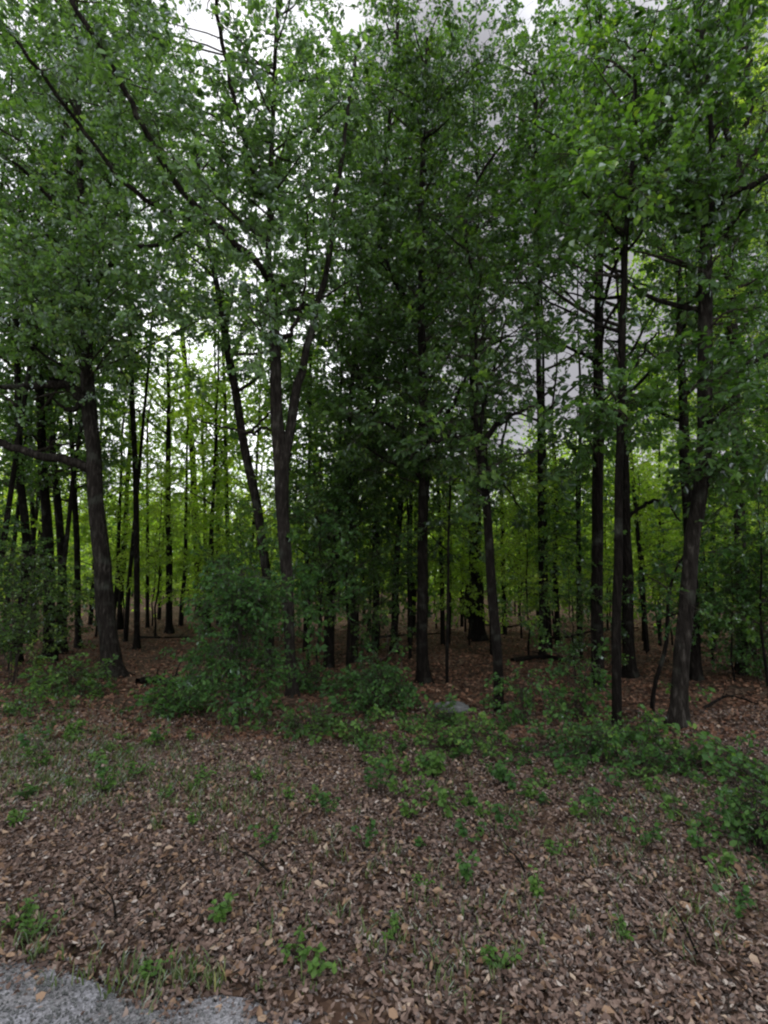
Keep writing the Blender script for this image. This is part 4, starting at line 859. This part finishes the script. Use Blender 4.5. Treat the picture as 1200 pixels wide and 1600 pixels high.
def stones(n, seed):
    g = np.random.default_rng(seed); x = g.uniform(-3.2, .6, n); t = g.uniform(0, 1, n) ** .7 * .9; y = edge_y(x) - t + g.normal(.02, .05, n)
    cb = np.array([[-1, -1, -1], [1, -1, -1], [1, 1, -1], [-1, 1, -1], [-1, -1, 1], [1, -1, 1], [1, 1, 1], [-1, 1, 1]], float) * .5
    cf = np.array([[0, 3, 2, 1], [4, 5, 6, 7], [0, 1, 5, 4], [1, 2, 6, 5], [2, 3, 7, 6], [3, 0, 4, 7]])
    V = cb[None] * g.uniform(.5, 1.2, (n, 8, 3)) * g.uniform(.005, .014, n)[:, None, None]; V = np.einsum('nij,nvj->nvi', rotm(g.uniform(0, 6.28, n), g.normal(0, .3, n), g.normal(0, .3, n)), V)
    V += np.stack([x, y, np.interp(y - edge_y(x), [-1.5, -.25, 0, .2], [.02, .008, -.008, .0]) + .004], -1)[:, None]
    mb = MB(); mb.add(V, cf[None] + (np.arange(n) * 8)[:, None, None], .5); return mb.mesh('gravel', [M['stone']])
tag(link('gravel', stones(7000, 4)), 'loose pale grey gravel along the road edge at lower left', 'gravel', None, 'stuff')

def twig_litter(n, seed):
    g = np.random.default_rng(seed); mb = MB()
    for _ in range(n):
        Y = 3.0 + 8 * g.uniform() ** 1.2; x = g.uniform(-.85, .85) * Y
        if Y < edge_y(x) + .02: continue
        a = g.uniform(0, 3.14); L_ = g.uniform(.05, .3); d = np.array([math.cos(a), math.sin(a), g.normal(0, .12)]) * L_
        p = np.array([x, Y, float(gz(np.array(x), np.array(Y))) + .03])
        v, f = tube([p, p + d * .5 + g.normal(0, .01, 3), p + d], [.0035, .003, .0015], 4); mb.add(v, f)
    return mb.mesh('twig_litter', [M['twig']])
tag(link('twig_litter', twig_litter(1600, 9)), 'short dead twigs strewn through the leaf litter', 'twigs', None, 'stuff')

# ------------------------------------------------------------------ rock, fallen wood
def rock(label, px, py, size, seed, name='rock'):
    g = np.random.default_rng(seed); b = ground_at(px, py); n, m_ = 12, 16
    th = np.linspace(0, math.pi, n); ph = np.linspace(0, 2 * math.pi, m_, endpoint=False)
    T, Pp = np.meshgrid(th, ph, indexing='ij')
    d = np.stack([np.sin(T) * np.cos(Pp), np.sin(T) * np.sin(Pp), np.cos(T)], -1)
    r = np.ones_like(T)
    for _ in range(9):       # facets: clip against random planes
        nn = g.normal(0, 1, 3); nn /= np.linalg.norm(nn); dd = d @ nn; r = np.minimum(r, np.where(dd > .05, g.uniform(.62, .9) / np.maximum(dd, .05), 9))
    v = d * r[..., None] * np.array(size) + np.array([0, 0, size[2] * .35])
    i = np.arange(n - 1)[:, None] * m_; j = np.arange(m_)[None]; k = (j + 1) % m_
    mb = MB(); mb.add(v, np.stack([i + j, i + j + m_, i + k + m_, i + k], -1), .5, 0, False)
    return tag(link(name, mb.mesh(name, [M['stone']]), None, b), label, 'rock')
rock('grey angular rock lying half buried between the central trunks', 712, 1112, (.30, .22, .15), 3)
rock('small grey stone lying just left of the angular grey rock', 688, 1108, (.14, .12, .09), 5)
def log(name, label, cat, P3, r0, r1, seed, twigs=0, mt='bark_dark'):
    P3 = np.array(P3, float); b = P3[0].copy(); A = smooth_path(P3 - b, 14); g = np.random.default_rng(seed)
    root = empty(name, b); tag(root, label, cat)
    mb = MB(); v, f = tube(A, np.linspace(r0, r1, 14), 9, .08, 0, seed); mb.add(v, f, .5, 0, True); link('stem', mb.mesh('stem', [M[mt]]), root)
    for t in range(twigs):
        i = int(g.integers(3, 13)); B = limb_path(A[i], g.uniform(0, 6.28), g.uniform(.1, .9), g.uniform(.4, 1.), g, 6)
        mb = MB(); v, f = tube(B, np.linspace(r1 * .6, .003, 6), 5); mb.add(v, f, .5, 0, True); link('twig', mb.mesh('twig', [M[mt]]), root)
    return root
def gp(px, py, dz): q = ground_at(px, py); q[2] += dz; return q
log('fallen_log', 'dark rotting log lying on the litter right of the large left oak', 'log', [gp(215, 1072, .08), gp(240, 1068, .10), gp(270, 1076, .06)], .09, .06, 1, 4)
log('fallen_branch', 'long dark fallen branch lying low across the floor behind the right-hand trunks', 'branch', [gp(850, 1010, .3), gp(885, 1012, .35), gp(930, 1008, .5), gp(1000, 1014, .7)], .06, .02, 2, 5)
log('fallen_branch', 'thin bare fallen branch on the litter at the left, behind the large oak', 'branch', [gp(60, 1030, .1), gp(90, 1035, .25), gp(130, 1030, .15)], .03, .012, 3, 4)
log('fallen_branch', 'thin branch fallen on the floor beyond the ivy clad trunk', 'branch', [gp(760, 985, .25), gp(800, 990, .3), gp(850, 986, .6)], .05, .02, 4, 3)
log('fallen_branch', 'pale stick leaning up near the central trunks, left of the dark oak', 'branch', [gp(604, 1075, 0), at(605, 1030, 10.5), at(606, 985, 10.6)], .013, .007, 5, 1, 'bark')
log('fallen_branch', 'bare fallen branch slanting across the russet floor behind the central dark oak', 'branch', [gp(590, 1000, .1), gp(630, 1006, .3), gp(690, 1000, .25)], .05, .02, 6, 4)
log('fallen_log', 'thin dark log on the russet floor between leaning tree and three right trunks', 'log', [gp(800, 1035, .06), gp(850, 1030, .08), gp(895, 1036, .06)], .07, .05, 7, 3)
log('fallen_branch', 'bare branch lying on russet leaves right of the stout forking oak', 'branch', [gp(1100, 1110, .04), gp(1140, 1100, .15), gp(1185, 1105, .05)], .03, .012, 8, 4)
log('fallen_branch', 'bare fallen branch far back between the lone dark pole and the bush', 'branch', [gp(215, 1000, .1), gp(250, 1010, .3), gp(300, 1004, .2)], .05, .02, 9, 4)
g = np.random.default_rng(15)
sticks = [(110, 1110, 'dead stick lying in the grass below the large left oak'), (560, 1200, 'dead stick on the leaf litter below the round dark bush'), (820, 1370, 'dead stick in the middle of the leaf litter slope'),
          (180, 1440, 'dead stick on the litter above the road edge'), (1090, 1500, 'dead stick on the litter at the lower right'), (420, 1370, 'dead stick on the litter left of the slope middle')]
for i, (px, py, lb) in enumerate(sticks):
    q = ground_at(px, py); a = g.uniform(0, 3.14); d = np.array([math.cos(a), math.sin(a), .03]) * g.uniform(.3, .6)
    log('dead_stick', lb, 'stick', [q + [0, 0, .04], q + d * .5 + [0.02, 0, .06], q + d + [0, 0, .045]], .009, .004, 40 + i, 2)
tot = sum(len(m.polygons) for m in bpy.data.meshes) * 2
print('unique triangles', tot, 'objects', len(bpy.data.objects))
